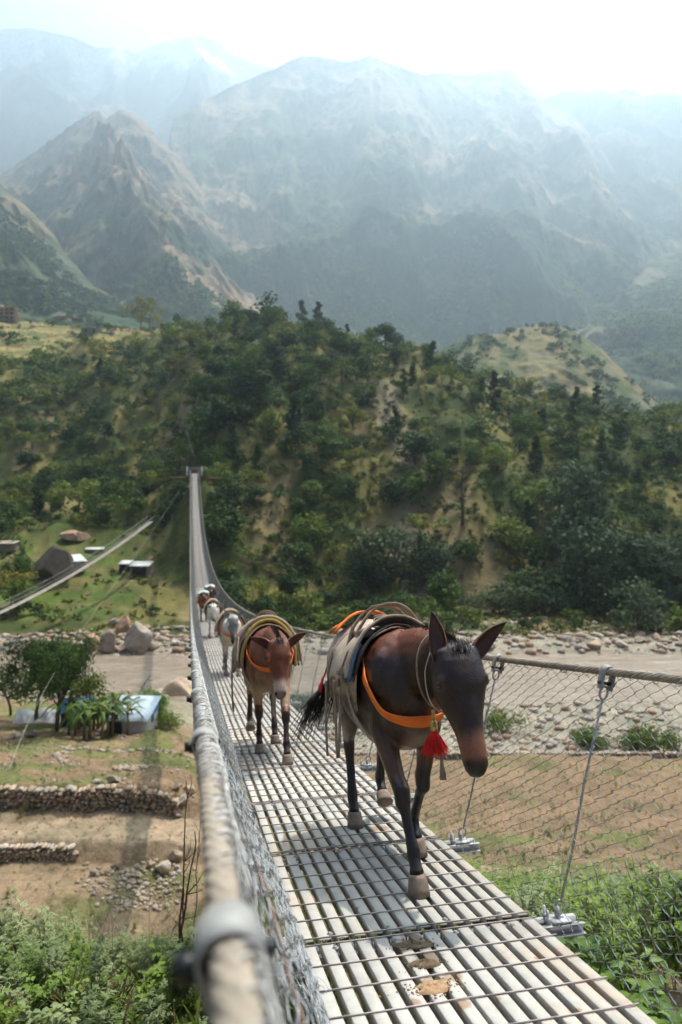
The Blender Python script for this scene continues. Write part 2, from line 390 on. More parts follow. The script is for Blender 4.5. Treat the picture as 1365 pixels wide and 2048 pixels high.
def mountain(name, pts, base, crestd, seed, res=(420, 240), amp=1.0, L=600, brown=.5, snow=0, green=(.045, .065, .032), brn=(.26, .17, .115), px_rng=None, prof=1.0, lowgreen=.3, jag=5):
    """ridge whose crest is seen along the photo polyline pts; base = (depth, photo row)"""
    pts = np.array(pts, float); x0, x1 = px_rng or (pts[0, 0]-500, pts[-1, 0]+500)
    PX = np.linspace(x0, x1, res[0]); ys = np.interp(PX, pts[:, 0], pts[:, 1])
    ys = ys + (fbm(PX/9, PX*0, 4, seed)-.5)*jag + (fbm(PX/30, PX*0+3, 3, seed+9)-.5)*jag*.8
    cd = np.interp(PX, [pts[0, 0], pts[-1, 0]], crestd) * (1+(fbm(PX/160, PX*0, 3, seed+2)-.5)*.16)
    v = np.concatenate([np.linspace(0, 1, res[1]), np.linspace(1.03, 1.6, 14)])
    V, P = np.meshgrid(v, PX, indexing='ij'); CD = cd[None]; YS = ys[None]
    bd, bpy_ = base
    D = bd + (CD-bd)*V
    zb = (937-bpy_)/FP*bd; zc = (937-YS)/FP*CD
    Vc = np.clip(V, 0, 1)
    Z = zb + (zc-zb)*(Vc**prof)
    X = (P-682.5)/FP*D
    wgt = np.sin(np.clip(Vc, 0, 1)*math.pi)**.6*(1-.0*Vc) * (Vc < 1)
    h = (zc-zb)
    # gullies running down the fall line plus broken ground
    gl = ridged((X+.35*D)/L + .5*fbm(X/L*1.3, D/L*1.3, 4, seed+3), (D-.35*X)/(L*1.7), 7, seed+4, .54)
    fn = fbm(X/(L*.22), D/(L*.3), 5, seed+6, .6)
    disp = (gl-.5)*.26*h*amp*wgt + (fn-.5)*.12*h*amp*wgt
    D2 = D - disp*1.2; Z = Z + disp*.55
    X = (P-682.5)/FP*D2
    over = np.clip(V-1, 0, None); Z = Z - over*h*1.1
    n = fbm(X/(L*.30)+4+Z/(L*.9), Z/(L*.22)-X/(L*1.2), 6, seed+8, .66)
    el = Vc
    bm = sst(.5-.10, .5+.08, n + (brown-.5)*.7 + (gl-.5)*.25 - lowgreen*(1-el)**3*.9)
    c = lerp3(np.array(green), np.array(brn), bm)
    grs = sst(.5, .6, fbm(X/(L*.5)+40, Z/(L*.3), 4, seed+15)); c = lerp3(c, np.array([.11, .115, .055]), grs*.4)
    rock = sst(.62, .7, fbm(X/(L*.16), Z/(L*.10), 4, seed+12)); c = lerp3(c, np.array([.24, .20, .165]), rock*.4)
    if snow:
        sn = sst(.0, .06, el-snow + (ridged(X/(L*.25), D/(L*.8), 5, seed+20)-.62)*.22); c = lerp3(c, np.array([.85, .87, .9]), sn*(1 if snow < 1 else 0))
    mb = MB(); ny, nx = X.shape; i = np.arange(ny-1)[:, None]; j = np.arange(nx-1)[None]
    mb.add(np.stack([X, D2, Z], -1).reshape(-1, 3), [np.stack([i*nx+j, i*nx+j+1, (i+1)*nx+j+1, (i+1)*nx+j], -1).reshape(-1, 4)], c.reshape(-1, 3))
    o = mb.build(name, mtn_mat(name, None, None, 9.0/L), smooth=True, vcol=True); tag(o, kind='structure'); SURF[seed] = (X, D2, Z, V); return o
SURF = {}

mountain('mountain', [(-700, 20), (-250, 70), (0, 57), (50, 55), (100, 62), (150, 75), (200, 96), (230, 90), (275, 105), (310, 88), (350, 76), (395, 68), (430, 80), (460, 106), (500, 125), (560, 140), (800, 175), (1040, 215), (1085, 197), (1130, 182), (1190, 172), (1230, 186), (1252, 175), (1290, 190), (1330, 183), (1365, 186), (1500, 170), (1800, 230), (2200, 260)],
         (3400, 620), (4900, 4600), 3, (620, 260), L=1100, brown=.40, snow=.84, green=(.05, .07, .055), brn=(.26, .21, .17), jag=7)
mountain('mountain', [(960, 330), (1020, 255), (1060, 215), (1085, 197), (1130, 182), (1165, 180), (1190, 172), (1230, 187), (1252, 175), (1290, 190), (1330, 183), (1365, 186), (1500, 170), (1800, 230), (2300, 260)],
         (1900, 760), (3700, 3500), 133, (400, 240), L=700, brown=.42, px_rng=(900, 2300), prof=1.05, lowgreen=.6, brn=(.28, .20, .14), jag=6, amp=.9, green=(.05, .07, .045))
mountain('mountain', [(330, 330), (345, 240), (400, 205), (480, 165), (560, 131), (600, 113), (640, 112), (700, 125), (740, 112), (790, 130), (850, 150), (880, 145), (930, 150), (1000, 136), (1020, 137), (1045, 165), (1080, 181), (1092, 205), (1130, 225), (1200, 270), (1300, 340), (1400, 390), (1600, 470), (1900, 560)],
         (1500, 860), (3000, 3900), 33, (620, 320), L=800, brown=.50, px_rng=(180, 1900), prof=1.05, lowgreen=.9, brn=(.34, .24, .165), jag=5, amp=.8, green=(.050, .075, .042))
mountain('mountain', [(-900, 560), (-300, 470), (-40, 372), (0, 352), (40, 325), (100, 280), (140, 252), (186, 224), (198, 222), (214, 238), (240, 221), (262, 226), (290, 246), (312, 272), (340, 300), (385, 350), (430, 420), (485, 500), (540, 580), (620, 650), (740, 730), (900, 820)],
         (1150, 720), (2700, 2500), 57, (460, 260), L=420, brown=.60, px_rng=(-900, 760), lowgreen=.4, brn=(.27, .18, .12), jag=9, amp=1.0, green=(.045, .065, .034))
mountain('mountain', [(-1200, 180), (-500, 220), (-100, 310), (0, 366), (30, 392), (60, 420), (110, 470), (135, 515), (180, 560), (250, 598), (350, 640), (450, 690), (800, 740)],
         (700, 735), (1700, 1300), 81, (360, 220), L=300, brown=.40, px_rng=(-1200, 620), lowgreen=1.6, brn=(.21, .14, .085), amp=.8, jag=4)
mountain('hills', [(1020, 700), (1060, 650), (1120, 610), (1180, 575), (1250, 545), (1300, 520), (1365, 500), (1450, 470), (1700, 380), (2200, 300)],
         (900, 900), (2300, 2300), 95, (400, 240), L=340, brown=.38, px_rng=(860, 2200), lowgreen=.2, brn=(.20, .17, .10), amp=.75, jag=5)
mountain('hills', [(1080, 560), (1130, 500), (1180, 455), (1240, 425), (1300, 400), (1365, 372), (1450, 350), (1700, 300), (2200, 240)],
         (2350, 700), (3300, 3300), 97, (300, 160), L=500, brown=.35, px_rng=(1000, 2200), lowgreen=.3, amp=.7, jag=5)
mountain('hills', [(300, 840), (500, 790), (700, 752), (800, 728), (850, 712), (900, 690), (950, 672), (1000, 668), (1040, 656), (1090, 646), (1120, 652), (1150, 664), (1200, 696), (1240, 735), (1280, 775), (1320, 812), (1500, 920), (1900, 980)],
         (430, 985), (800, 620), 111, (420, 160), L=120, brown=.55, px_rng=(250, 1900), lowgreen=0, green=(.075, .095, .04), brn=(.21, .165, .085), amp=.55, jag=3)

# ------------------------------------------------------------------ haze
def haze():
    mb = MB(); x0, x1, y0, y1, z0, z1 = -11000, 11000, -60, 10500, -160, 3150
    mb.box(((x0+x1)/2, (y0+y1)/2, (z0+z1)/2), ((x1-x0)/2, (y1-y0)/2, (z1-z0)/2))
    m = bpy.data.materials.new('haze'); m.use_nodes = True; t = m.node_tree
    t.nodes.remove(t.nodes['Principled BSDF']); v = t.nodes.new('ShaderNodeVolumePrincipled')
    v.inputs['Color'].default_value = (.64, .80, .93, 1); v.inputs['Density'].default_value = HAZE_D
    v.inputs['Anisotropy'].default_value = .74
    t.links.new(v.outputs[0], t.nodes['Material Output'].inputs['Volume'])
    o = mb.build('haze', m); tag(o, kind='stuff'); o.display_type = 'WIRE'
haze()
# ================================================================== THE FOOTBRIDGE
def galv_mat(name, base=(.50, .49, .46), dust=(.46, .30, .17), dustamt=.5, rough=.5, metal=.25, sc=6, spots=False):
    t = NT(name); g = t.n('NewGeometry'); P = g.outputs['Position']
    f = t.noise(sc, 6, .7, vec=P); f2 = t.noise(1.4, 6, .7, vec=P, dist=.6); f3 = t.noise(60, 3, .6, vec=P)
    c = t.ramp(f, [(.3, tuple(x*.80 for x in base)), (.5, base), (.75, tuple(min(1, x*1.16) for x in base))])
    m = t.ramp(f2, [(.50, (0, 0, 0)), (.68, (dustamt,)*3)])
    c = t.mix(m, c, dust)
    f4 = t.noise(4.5, 5, .75, vec=P, dist=.4); m2 = t.ramp(f4, [(.64, (0, 0, 0)), (.70, (dustamt*.9,)*3)])
    c = t.mix(m2, c, tuple(x*.75 for x in dust))
    inf = t.n('ObjectInfo'); k = t.ramp(inf.outputs['Random'], [(0, (.88, .88, .88)), (1, (1.08, 1.07, 1.06))])
    c = t.mix(1, c, k, 'MULTIPLY'); t.bump(f3, .15, .002)
    if spots: c = spotted(t, c)
    return t.out(c, rough, metal, .25)
SPOTS = []
def deck_spot(px, py, r, sandy):
    d = 1.0
    for _i in range(60): d = 1.34/(((py-937)/FP)-.217+.00137*d)
    x = (px-682.5)/FP*d; u0 = CC[0]*x+CC[1]*d; t0 = BB[0]*x+BB[1]*d; SPOTS.append((BP(u0, t0), r, sandy))
for a in ((826, 1886, .085, 0), (856, 1922, .095, 0), (800, 1905, .05, 0), (868, 1975, .10, 1), (905, 1962, .06, 1), (925, 2018, .05, 1), (880, 1866, .06, 1), (1080, 1934, .035, 1), (990, 2010, .03, 1), (830, 2010, .04, 1), (760, 1665, .10, 1), (740, 1680, .06, 1), (650, 1600, .05, 1), (620, 1500, .12, 1), (560, 1440, .1, 1), (690, 1630, .07, 1), (1150, 2040, .04, 1), (640, 1540, .08, 1), (710, 1820, .03, 0)): deck_spot(*a)
def spotted(t, c):
    g = t.n('NewGeometry'); f = t.noise(34, 6, .75, vec=g.outputs['Position'])
    for P, r, sandy in SPOTS:
        dn = t.n('VectorMath', operation='DISTANCE'); t.l(g.outputs['Position'], dn.inputs[0]); dn.inputs[1].default_value = tuple(P)
        m = t.n('Math', operation='MULTIPLY_ADD'); t.l(dn.outputs['Value'], m.inputs[0]); m.inputs[1].default_value = -1.0/r; m.inputs[2].default_value = .72
        a = t.n('Math', operation='ADD'); t.l(m.outputs[0], a.inputs[0]); t.l(f, a.inputs[1])
        k = t.ramp(a.outputs[0], [(.46, (0, 0, 0)), (.72, (.85, .85, .85))]); c = t.mix(k, c, (.27, .175, .105) if sandy else (.13, .095, .06))
    return c
M_deck = galv_mat('deck steel', base=(.38, .36, .325), rough=.8, metal=0, spots=True)
M_bar = simple('bar steel', (.36, .30, .28), .6, .1, .3, .3, 20)
M_beam = galv_mat('beam steel', base=(.44, .44, .44), dustamt=.25)
M_rope = simple('weathered wire rope', (.26, .215, .165), .8, .1, .3, .35, 25, .4, .003)
M_net = simple('galvanised wire', (.34, .345, .35), .42, .6, .5, .25, 12)
M_bind = simple('pale binding wire', (.40, .385, .36), .6, .25, .5, .2, 12)
M_dark = simple('black bolt', (.015, .015, .018), .45, .2, .5, .3, 20)
M_rust = simple('rusty cable', (.17, .10, .065), .8, .2, .3, .4, 18, .3, .003)
M_clamp = simple('clamp steel', (.27, .262, .245), .65, .2, .5, .2, 14)

PITCH = 1.25; T0 = .67 - PITCH*2
UL, UR = .47, 1.51; UM = .99
Cx, Cy = CC[0], CC[1]
ANG = math.atan2(CC[1], CC[0])    # local x = across, local y = along
broot = empty('suspension_bridge', tuple(BP(UM, 0)), ANG)
tag(broot, 'long steel suspension footbridge with slatted deck, rope handrails and wire netting crossing the river', 'bridge')
bpy.context.view_layer.update()
BINV = np.array(broot.matrix_world.inverted())
def toB(P):
    P = np.asarray(P, float); return P @ BINV[:3, :3].T + BINV[:3, 3]
def BL(u, t, h=0.0): return toB(BP(u, t, h))

def panel_mesh(detail=True):
    mb = MB(); w = .050; gap = (.512-7*w)/6; L = PITCH-.012
    for k in range(7):
        x = k*(w+gap)+w/2
        if detail:   # folded channel: top plate with two flanges and a bevelled lip
            pr = [(-w/2, -.048), (-w/2, -.003), (-w/2+.003, 0), (w/2-.003, 0), (w/2, -.003), (w/2, -.048), (w/2-.003, -.048), (w/2-.003, -.004), (-w/2+.003, -.004), (-w/2+.003, -.048)]
            n = len(pr); V = np.array([[x+a, y, b] for y in (0.006, L) for a, b in pr]); j = np.arange(n)
            mb.add(V, [np.stack([j, (j+1) % n, (j+1) % n+n, j+n], -1), np.array([[2, 3, 7, 8]]), np.array([[n+2, n+8, n+7, n+3]])])
        else:
            mb.box((x, L/2, -.014), (w/2, L/2-.003, .013))
    mb.mi = 1
    for q in range(7):
        y = .018 + q*(L-.03)/6
        if detail: mb.tube([(-.012, y+.002*math.sin(q*3), .004), (.25, y, .0035), (.522, y+.003*math.sin(q*5), .006)], .0031, 6)
        else: mb.box((.256, y, .004), (.262, .006, .006))
    mb.mi = 2
    if detail:
        for bx in (.13, .39):
            for y in (.055, L-.055):
                a = np.arange(7)/6*2*math.pi; mb.tube([(bx, y, -.004), (bx, y, .007)], .009, 6)
                mb.tube([(bx, y, -.002), (bx, y, .0018)], .014, 10)
    return mb
class _: pass
NROW = int((T_END-T0)/PITCH)
slope = lambda t: math.atan(-.2127+2*.001335*t)
pd = panel_mesh().build('deck_panel', [M_deck, M_bar, M_clamp]); first = True
pr2 = random.Random(3)
for i in range(-1, 49):
    t = T0+i*PITCH
    for side in (0, 1):
        u = UL + side*(.528)
        o = pd if first else put(pd, 'deck_panel'); first = False
        o.parent = broot; o.location = tuple(BL(u, t, .0)); o.rotation_euler = (slope(t+PITCH/2), pr2.uniform(-.006, .006), pr2.uniform(-.003, .003))
far = panel_mesh(False); FV = np.vstack(far.v); FF = np.vstack(far.f); fm = np.concatenate(far.m)
mb = MB()
for i in range(49, NROW+1):
    t = T0+i*PITCH; s = slope(t+PITCH/2); c_, s_ = math.cos(s), math.sin(s)
    V = FV.copy(); V[:, 1], V[:, 2] = FV[:, 1]*c_-FV[:, 2]*s_, FV[:, 1]*s_+FV[:, 2]*c_
    for side in (0, 1):
        for mi in (0, 1):
            mb.mi = mi; mb.add(V + BL(UL+side*.528, t), FF[fm == mi])
tag(mb.build('deck_panel', [M_deck, M_bar], broot), kind='stuff')

# cross beams carrying the deck, with the hanger lugs at both ends
def beam_mesh():
    mb = MB()
    for dy in (-.033, .033):
        mb.box((0, dy, -.062), (.76, .003, .022)); mb.box((0, dy+math.copysign(.014, dy), -.041), (.76, .014, .002)); mb.box((0, dy+math.copysign(.014, dy), -.083), (.76, .014, .002))
    for sx in (-1, 1):
        mb.box((sx*.655, 0, -.030), (.045, .055, .004)); mb.box((sx*.655, 0, -.005), (.006, .018, .028))
        for a in (-.030, .030):
            mb.tube([(sx*.60+a*.2, a, -.09), (sx*.60+a*.2, a, .02)], .007, 6); mb.tube([(sx*.60+a*.2, a, -.028), (sx*.60+a*.2, a, -.012)], .013, 6)
    return mb
bm0 = beam_mesh().build('cross_beam', M_beam); first = True
for i in range(-1, 99):
    t = T0+i*PITCH-.006
    o = bm0 if first else put(bm0, 'cross_beam'); first = False
    o.parent = broot; o.location = tuple(BL(UM, t)); o.rotation_euler = (slope(t), 0, 0)
mb = MB(); V0 = np.vstack([v for v in beam_mesh().v[:6]])
for i in range(99, NROW+2): mb.box(BL(UM, T0+i*PITCH)+np.array([0, 0, -.06]), (.76, .045, .022))
tag(mb.build('cross_beam', M_beam, broot), kind='stuff')

RL, RR, RH = .034, 1.905, 1.08     # handrail positions and height
def rail_h(t): return RH+0*t
def rope(u, h, name, mat, r=.019, tmax=T_END+2):
    ts = np.arange(-1.5, 14, .022); mb = MB(); c = BL(u, ts, h)
    for k in range(6):
        a = k/6*2*math.pi + ts*2*math.pi/.27
        k1, k2 = (.46, .56) if u < 1 else (.54, .50)
        mb.tube(c + np.stack([np.cos(a)*r*k1, 0*a, np.sin(a)*r*k1], -1), r*k2, 7)
    t2 = np.concatenate([np.arange(13.9, 60, 1.0), np.arange(60, tmax, 3)]); mb.tube(BL(u, t2, h), r, 6)
    return mb.build(name, mat, broot, smooth=True)
rope(RL, RH, 'handrail_cable', M_rope, .019); rope(RR, RH, 'handrail_cable', M_rope)
for u in (.30, .385, 1.36, 1.44):
    mb = MB(); ts = np.concatenate([np.arange(-1.5, 20, .4), np.arange(20, T_END+2, 2.5)]); mb.tube(BL(u, ts, (-.022 if u < 1 else -.06)+.004*np.sin(ts*4)), .0155, 7)
    mb.build('walkway_cable', M_rust, broot, smooth=True)

# hangers: rod with eyes at both ends and a strap clamp over the handrail
def hanger_mesh(side, detail=True):
    """local: origin at deck centre line, x across"""
    mb = MB(); s = side
    bx, bz = s*.662, -.02; tx, tz_ = s*(RR-UM if s > 0 else UM-RL), RH
    A = np.array([bx, 0, bz]); B = np.array([tx, 0, tz_]); d = (B-A)/np.linalg.norm(B-A); n = np.array([d[2], 0, -d[0]])
    topc = B - d*.10
    if detail:
        th = np.linspace(0, 2*math.pi, 15)
        eye = lambda c, r: [c + n*math.cos(a)*r + d*math.sin(a)*r*1.5 for a in th]
        mb.tube(eye(A+d*.035, .022), .0055, 6, False)
        mb.tube([A+d*.06, A+d*.3+n*.006, A+d*.6-n*.004, topc-d*.03], .0058, 6)
        mb.tube(eye(topc, .020), .0055, 6, False)
        mb.mi = 1   # strap over the cable
        W_ = .024; R0 = .026
        pts = [(R0*math.cos(a), R0*math.sin(a)) for a in np.linspace(-.1, math.pi+.1, 12)]
        pts = [(R0*.9, -.085)] + pts + [(-R0*.9, -.085)]
        V = []
        for r_ in (0, .004):
            for (p, q) in pts:
                k = 1+r_/R0
                c = B + n*p*k + d*(q*k if q > -.05 else q)
                V += [c+np.array([0, -W_, 0]), c+np.array([0, W_, 0])]
        K = len(pts); i = np.arange(K-1); o = 2*K
        q = [np.stack([2*i, 2*i+1, 2*i+3, 2*i+2], -1), np.stack([o+2*i, o+2*i+2, o+2*i+3, o+2*i+1], -1), np.stack([2*i, 2*i+2, o+2*i+2, o+2*i], -1), np.stack([2*i+1, o+2*i+1, o+2*i+3, 2*i+3], -1)]
        mb.add(np.array(V), q)
        mb.mi = 2
        b0 = B-d*(.055 if s > 0 else .012)
        mb.tube([b0-n*.04*1, b0+n*.04], .0075, 8)
        if s < 0:
            mb.tube([b0+np.array([.01, 0, 0]), b0+np.array([-.045, 0, .0])], .0075, 8); mb.tube([b0+np.array([-.028, 0, 0]), b0+np.array([-.050, 0, 0])], .012, 6)
        else: mb.tube([b0+n*.03, b0+n*.042], .013, 6)
        for r_ in (.35, .68):
            c = A+(B-A)*r_; a = np.linspace(0, 9, 16)
            mb.mi = 0; mb.tube([c+n*math.cos(x)*.009+np.array([0, math.sin(x)*.009, 0])+d*x*.002 for x in a], .0017, 4)
    else: mb.tube([A, topc], .0065, 4); mb.tube([B-d*.1, B+d*.028], .02, 5)
    return mb
for s in (-1, 1):
    h0 = hanger_mesh(s).build('hanger', [M_net, M_clamp, M_dark]); first = True; fa = MB()
    HM = hanger_mesh(s, False)
    for i in range(0, NROW+1):
        t = T0+i*PITCH
        if i < 50:
            o = h0 if first else put(h0, 'hanger'); first = False
            o.parent = broot; o.location = tuple(BL(UM, t))
            o.rotation_euler = (0, 0, 0)
        else:
            for v, f, m in zip(HM.v, [None]*9, [None]*9): pass
            A = BL(UM+s*.655, t, 0); B = BL(RR if s > 0 else RL, t, RH); fa.tube([A, B], .008, 4)
    tag(fa.build('hanger', M_net, broot), kind='stuff')

# chain-link netting between handrail and deck edge
def netting(side, mess):
    mb = MB(); uE = (UR+.035) if side > 0 else (UL-.035); uR = RR if side > 0 else RL
    def sheet(t0, t1, p, rows, sub, r, sides, jit):
        p = p*(1 if side > 0 else 1.35); r = r*(1 if side > 0 else .85); ks = np.arange(t0, t1, p); M = len(ks); n = rows*sub+1
        j = np.arange(n)/sub; zig = 1-2*np.abs((j % 2)-1)  # -1..1 triangle
        zig = np.sin(zig*math.pi/2*.92)/math.sin(math.pi/2*.92)
        s = j/rows
        sag = .10*np.sin(s*math.pi)*(1+mess)
        T = ks[:, None] + zig[None]*p*.52*np.where(np.arange(M) % 2, 1, -1)[:, None] + (rg.normal(0, jit, (M, 1))) + np.cumsum(rg.normal(0, jit*.25, (M, n)), 1) + .05*np.sin(s*3+ks[:, None]*.8)
        bul = (.02+.03*mess)*np.sin(s*math.pi)[None]*np.sin(ks[:, None]*1.7+1) + rg.normal(0, jit*.6, (M, n))*.5
        h = (RH+.012)*(1-s) + .0*s
        u = uR + (uE-uR)*s[None] + bul*side
        # loops slightly out of plane at each link
        u = u + .003*np.cos(j*math.pi)[None]
        P = np.stack([BB[0]*T+CC[0]*u, BB[1]*T+CC[1]*u, deck_z(T)+h[None]+0*u], -1)
        mb.tubes(toB(P.reshape(-1, 3)).reshape(P.shape), r, sides)
    sheet(-1.5, 12, .058, 38, 3, .00165, 4, .003+.006*mess)
    sheet(12, 40, .062, 36, 1, .0018, 3, .004)
    sheet(40, T_END, .124, 16, 1, .0032, 3, .005)
    # top and bottom selvedge: wire lapped round the handrail
    return mb.build('wire_netting', M_net, broot, smooth=True)
netting(1, 0); netting(-1, 1)

def lacing(side, dens, t1, r, amp, mat, name, seed):
    q = random.Random(seed); mb = MB(); uR = RR if side > 0 else RL
    t = -1.2
    while t < t1:
        nearf = (.34 if t < .75 else .58 if t < 1.3 else .85 if t < 1.9 else 1.0) if side < 0 else 1.0
        L = q.uniform(.05, .18) if side < 0 else q.uniform(.12, .3); turns = q.uniform(1.2, 3.2) if side < 0 else q.uniform(.9, 1.3)
        n = int(turns*12); a = np.linspace(0, turns*2*math.pi, n)+q.uniform(0, 6)
        rr = .0205+amp*nearf*nearf*np.abs(np.sin(a*q.uniform(.4, 1.1)+q.uniform(0, 6)))
        tt = t+np.linspace(0, L, n)+.012*np.sin(a*2)
        mb.tube(BL(uR+np.cos(a)*rr+(-.006 if side > 0 else .008), tt, RH+np.sin(a)*rr-.004), r, 4)
        t += dens*q.uniform(.4, 1.6)*(1+max(0, t)*.10)/nearf**2
    o = mb.build(name, mat, broot, smooth=True); tag(o, kind='stuff'); return o
lacing(-1, .017, 45, .0018, .011, M_bind, 'lacing_wire', 5)
lacing(1, .10, 12, .0016, .006, M_net, 'lacing_wire', 6)
# loose wire bunched down the inside of the left handrail, torn netting at the deck edge
def bunch():
    q = random.Random(9); mb = MB()
    for k in range(150):
        t = q.uniform(-.9, 9)**1.0 if k > 60 else q.uniform(-.6, 2.5); L = q.uniform(.15, .5); n = 9
        s = np.linspace(q.uniform(0, .15), q.uniform(.3, 1.0), n)
        tt = t+np.linspace(0, L, n)*q.choice([1, -1])+np.array([q.gauss(0, .012) for _ in range(n)])
        u = RL+(UL-.03-RL)*s*q.uniform(.55, 1)+np.array([q.gauss(0, .006) for _ in range(n)])+.01
        h = RH*(1-s)+np.array([q.gauss(0, .008) for _ in range(n)])
        mb.tube(BL(u, tt, h), .0013, 4)
    for k in range(150):   # curled ends at the deck edge
        t = q.uniform(-.3, 8); n = 12; a = np.linspace(0, q.uniform(3, 8), n); r0 = q.uniform(.012, .035)
        mb.tube(BL(q.uniform(.36, .455)+np.cos(a)*r0, t+np.sin(a)*r0*1.4+a*.008, q.uniform(-.03, .07)+np.sin(a*.7)*r0), .0014, 4)
    o = mb.build('loose_wire', M_net, broot); tag(o, kind='stuff')
bunch()

# windguy cables
M_wire = simple('thin grey wire', (.22, .21, .19), .7, .2, .3, .2, 5)
mb = MB(); s = np.linspace(0, 1, 30)
A = np.array([26., 60., -14]); 
for side in (-1,):
    ts = np.linspace(26, 152, 50); off = 3+9*np.sin((ts-6)/146*math.pi)
    mb.tube(BL(UM+side*off*1.0, ts, -1.5-5.5*np.sin((ts-6)/146*math.pi)), .016, 4)
    for t in np.arange(30, 150, 9.0):
        o_ = 3+9*math.sin((t-6)/146*math.pi); mb.tube(BL(np.array([UM+side*.7, UM+side*o_]), np.array([t, t+1]), np.array([-.07, -1.5-5.5*math.sin((t-6)/146*math.pi)])), .006, 3)
mb.build('wind_guy', M_wire, broot)

# dung and dirt trodden on the deck
M_dung = simple('dry dung', (.13, .095, .06), .95, 0, .1, .5, 60, .8, .01)
M_sand = simple('sandy dirt', (.30, .19, .11), .95, 0, .1, .35, 50, .6, .005)
def patch(px, py, ru, rt, hh, mat, label, cat, seed):
    d = 1.0
    for _i in range(40): d = (1.32+.0)/(((py-937)/FP)-.217+.00137*d)
    x = (px-682.5)/FP*d; u0 = CC[0]*x+CC[1]*d; t0 = BB[0]*x+BB[1]*d
    q = np.random.default_rng(seed); mb = MB(); n, m = 22, 9
    vs = [(u0, t0, hh*1.2)]
    base = 1+.3*np.sin(np.arange(n)/n*2*math.pi*2+seed)+.10*q.normal(0, 1, n)
    V = []
    for k in range(m):
        f = (k+1)/m
        for j in range(n):
            a = j/n*2*math.pi; r = f*max(.35, base[j])
            V.append((u0+math.cos(a)*ru*r, t0+math.sin(a)*rt*r, hh*(1-f**2)*q.uniform(.4, 1.5)+.0015 if k < m-1 else -.002))
    V = np.array(vs+V); P = BP(V[:, 0], V[:, 1], V[:, 2]+.001)
    j = np.arange(n); j2 = (j+1) % n; fs = [np.stack([0*j, 1+j, 1+j2], -1)]
    qd = np.vstack([np.stack([1+k*n+j, 1+(k+1)*n+j, 1+(k+1)*n+j2, 1+k*n+j2], -1) for k in range(m-1)])
    mb.add(P, fs+[qd])
    for k in range(int(190*ru/.06)):
        a = q.uniform(0, 6.28); rr = abs(q.normal(0, .75)); sz = q.uniform(.0015, .006); uu, tt = u0+math.cos(a)*ru*rr, t0+math.sin(a)*rt*rr; b = BP(uu, tt, sz*.5)
        mb.add(np.array([[1, 0, 0], [0, 1, 0], [-1, 0, 0], [0, -1, 0], [0, 0, .8], [0, 0, -.8]])*sz*q.uniform(.6, 1.4, (6, 1))+b, np.array([[0, 1, 4], [1, 2, 4], [2, 3, 4], [3, 0, 4], [1, 0, 5], [2, 1, 5], [3, 2, 5], [0, 3, 5]]))
    o = mb.build('dung_patch', mat, smooth=True); tag(o, label, cat); return o
patch(828, 1888, .070, .040, .010, M_dung, 'dark trampled dung lying just nearer than the plate joint in front of the first mule', 'dung', 3)
patch(850, 1926, .075, .030, .012, M_dung, 'dark crumbly dung between the smaller dark dung and the sandy dirt', 'dung', 4)
patch(868, 1972, .080, .042, .009, M_sand, 'sandy crumbled dirt heap nearest the bottom of the photo, below the two dark ones', 'dirt', 5)

# concrete anchorage at the far end
M_conc = simple('old concrete', (.10, .088, .075), .9, 0, .2, .25, 1.5, .3, .03)
M_white = simple('whitewash', (.62, .60, .56), .85, 0, .2, .15, 2)
M_redp = simple('red oxide paint', (.35, .09, .06), .7, 0, .3, .3, 3)
def anchorage():
    r = empty('anchor_block', tuple(BP(UM, T_END+1)), ANG); tag(r, 'dark concrete anchor block with two whitewashed posts at the far end of the long footbridge', 'anchor block')
    mb = MB(); mb.box((0, 3.5, -1.0), (1.5, 2.6, .95)); mb.box((0, 4.2, .5), (1.5, .6, .75)); mb.build('block', M_conc, r)
    for x in (-1.55, 1.55):
        mb = MB(); mb.box((x, .6, .35), (.16, .16, .95)); mb.box((x, .6, 1.36), (.2, .2, .07)); mb.build('post', M_white, r)
    mb = MB(); mb.box((0, .15, -.02), (.62, .5, .06)); mb.build('threshold', M_redp, r)
    mb = MB(); mb.box((-3.6, 1.3, -.9), (1.9, .3, .2)); mb.build('retaining_wall', M_rust, r)
    mb = MB(); mb.box((3.4, 1.3, -1.1), (1.6, .3, .2)); mb.build('retaining_wall', M_rust, r)
anchorage()

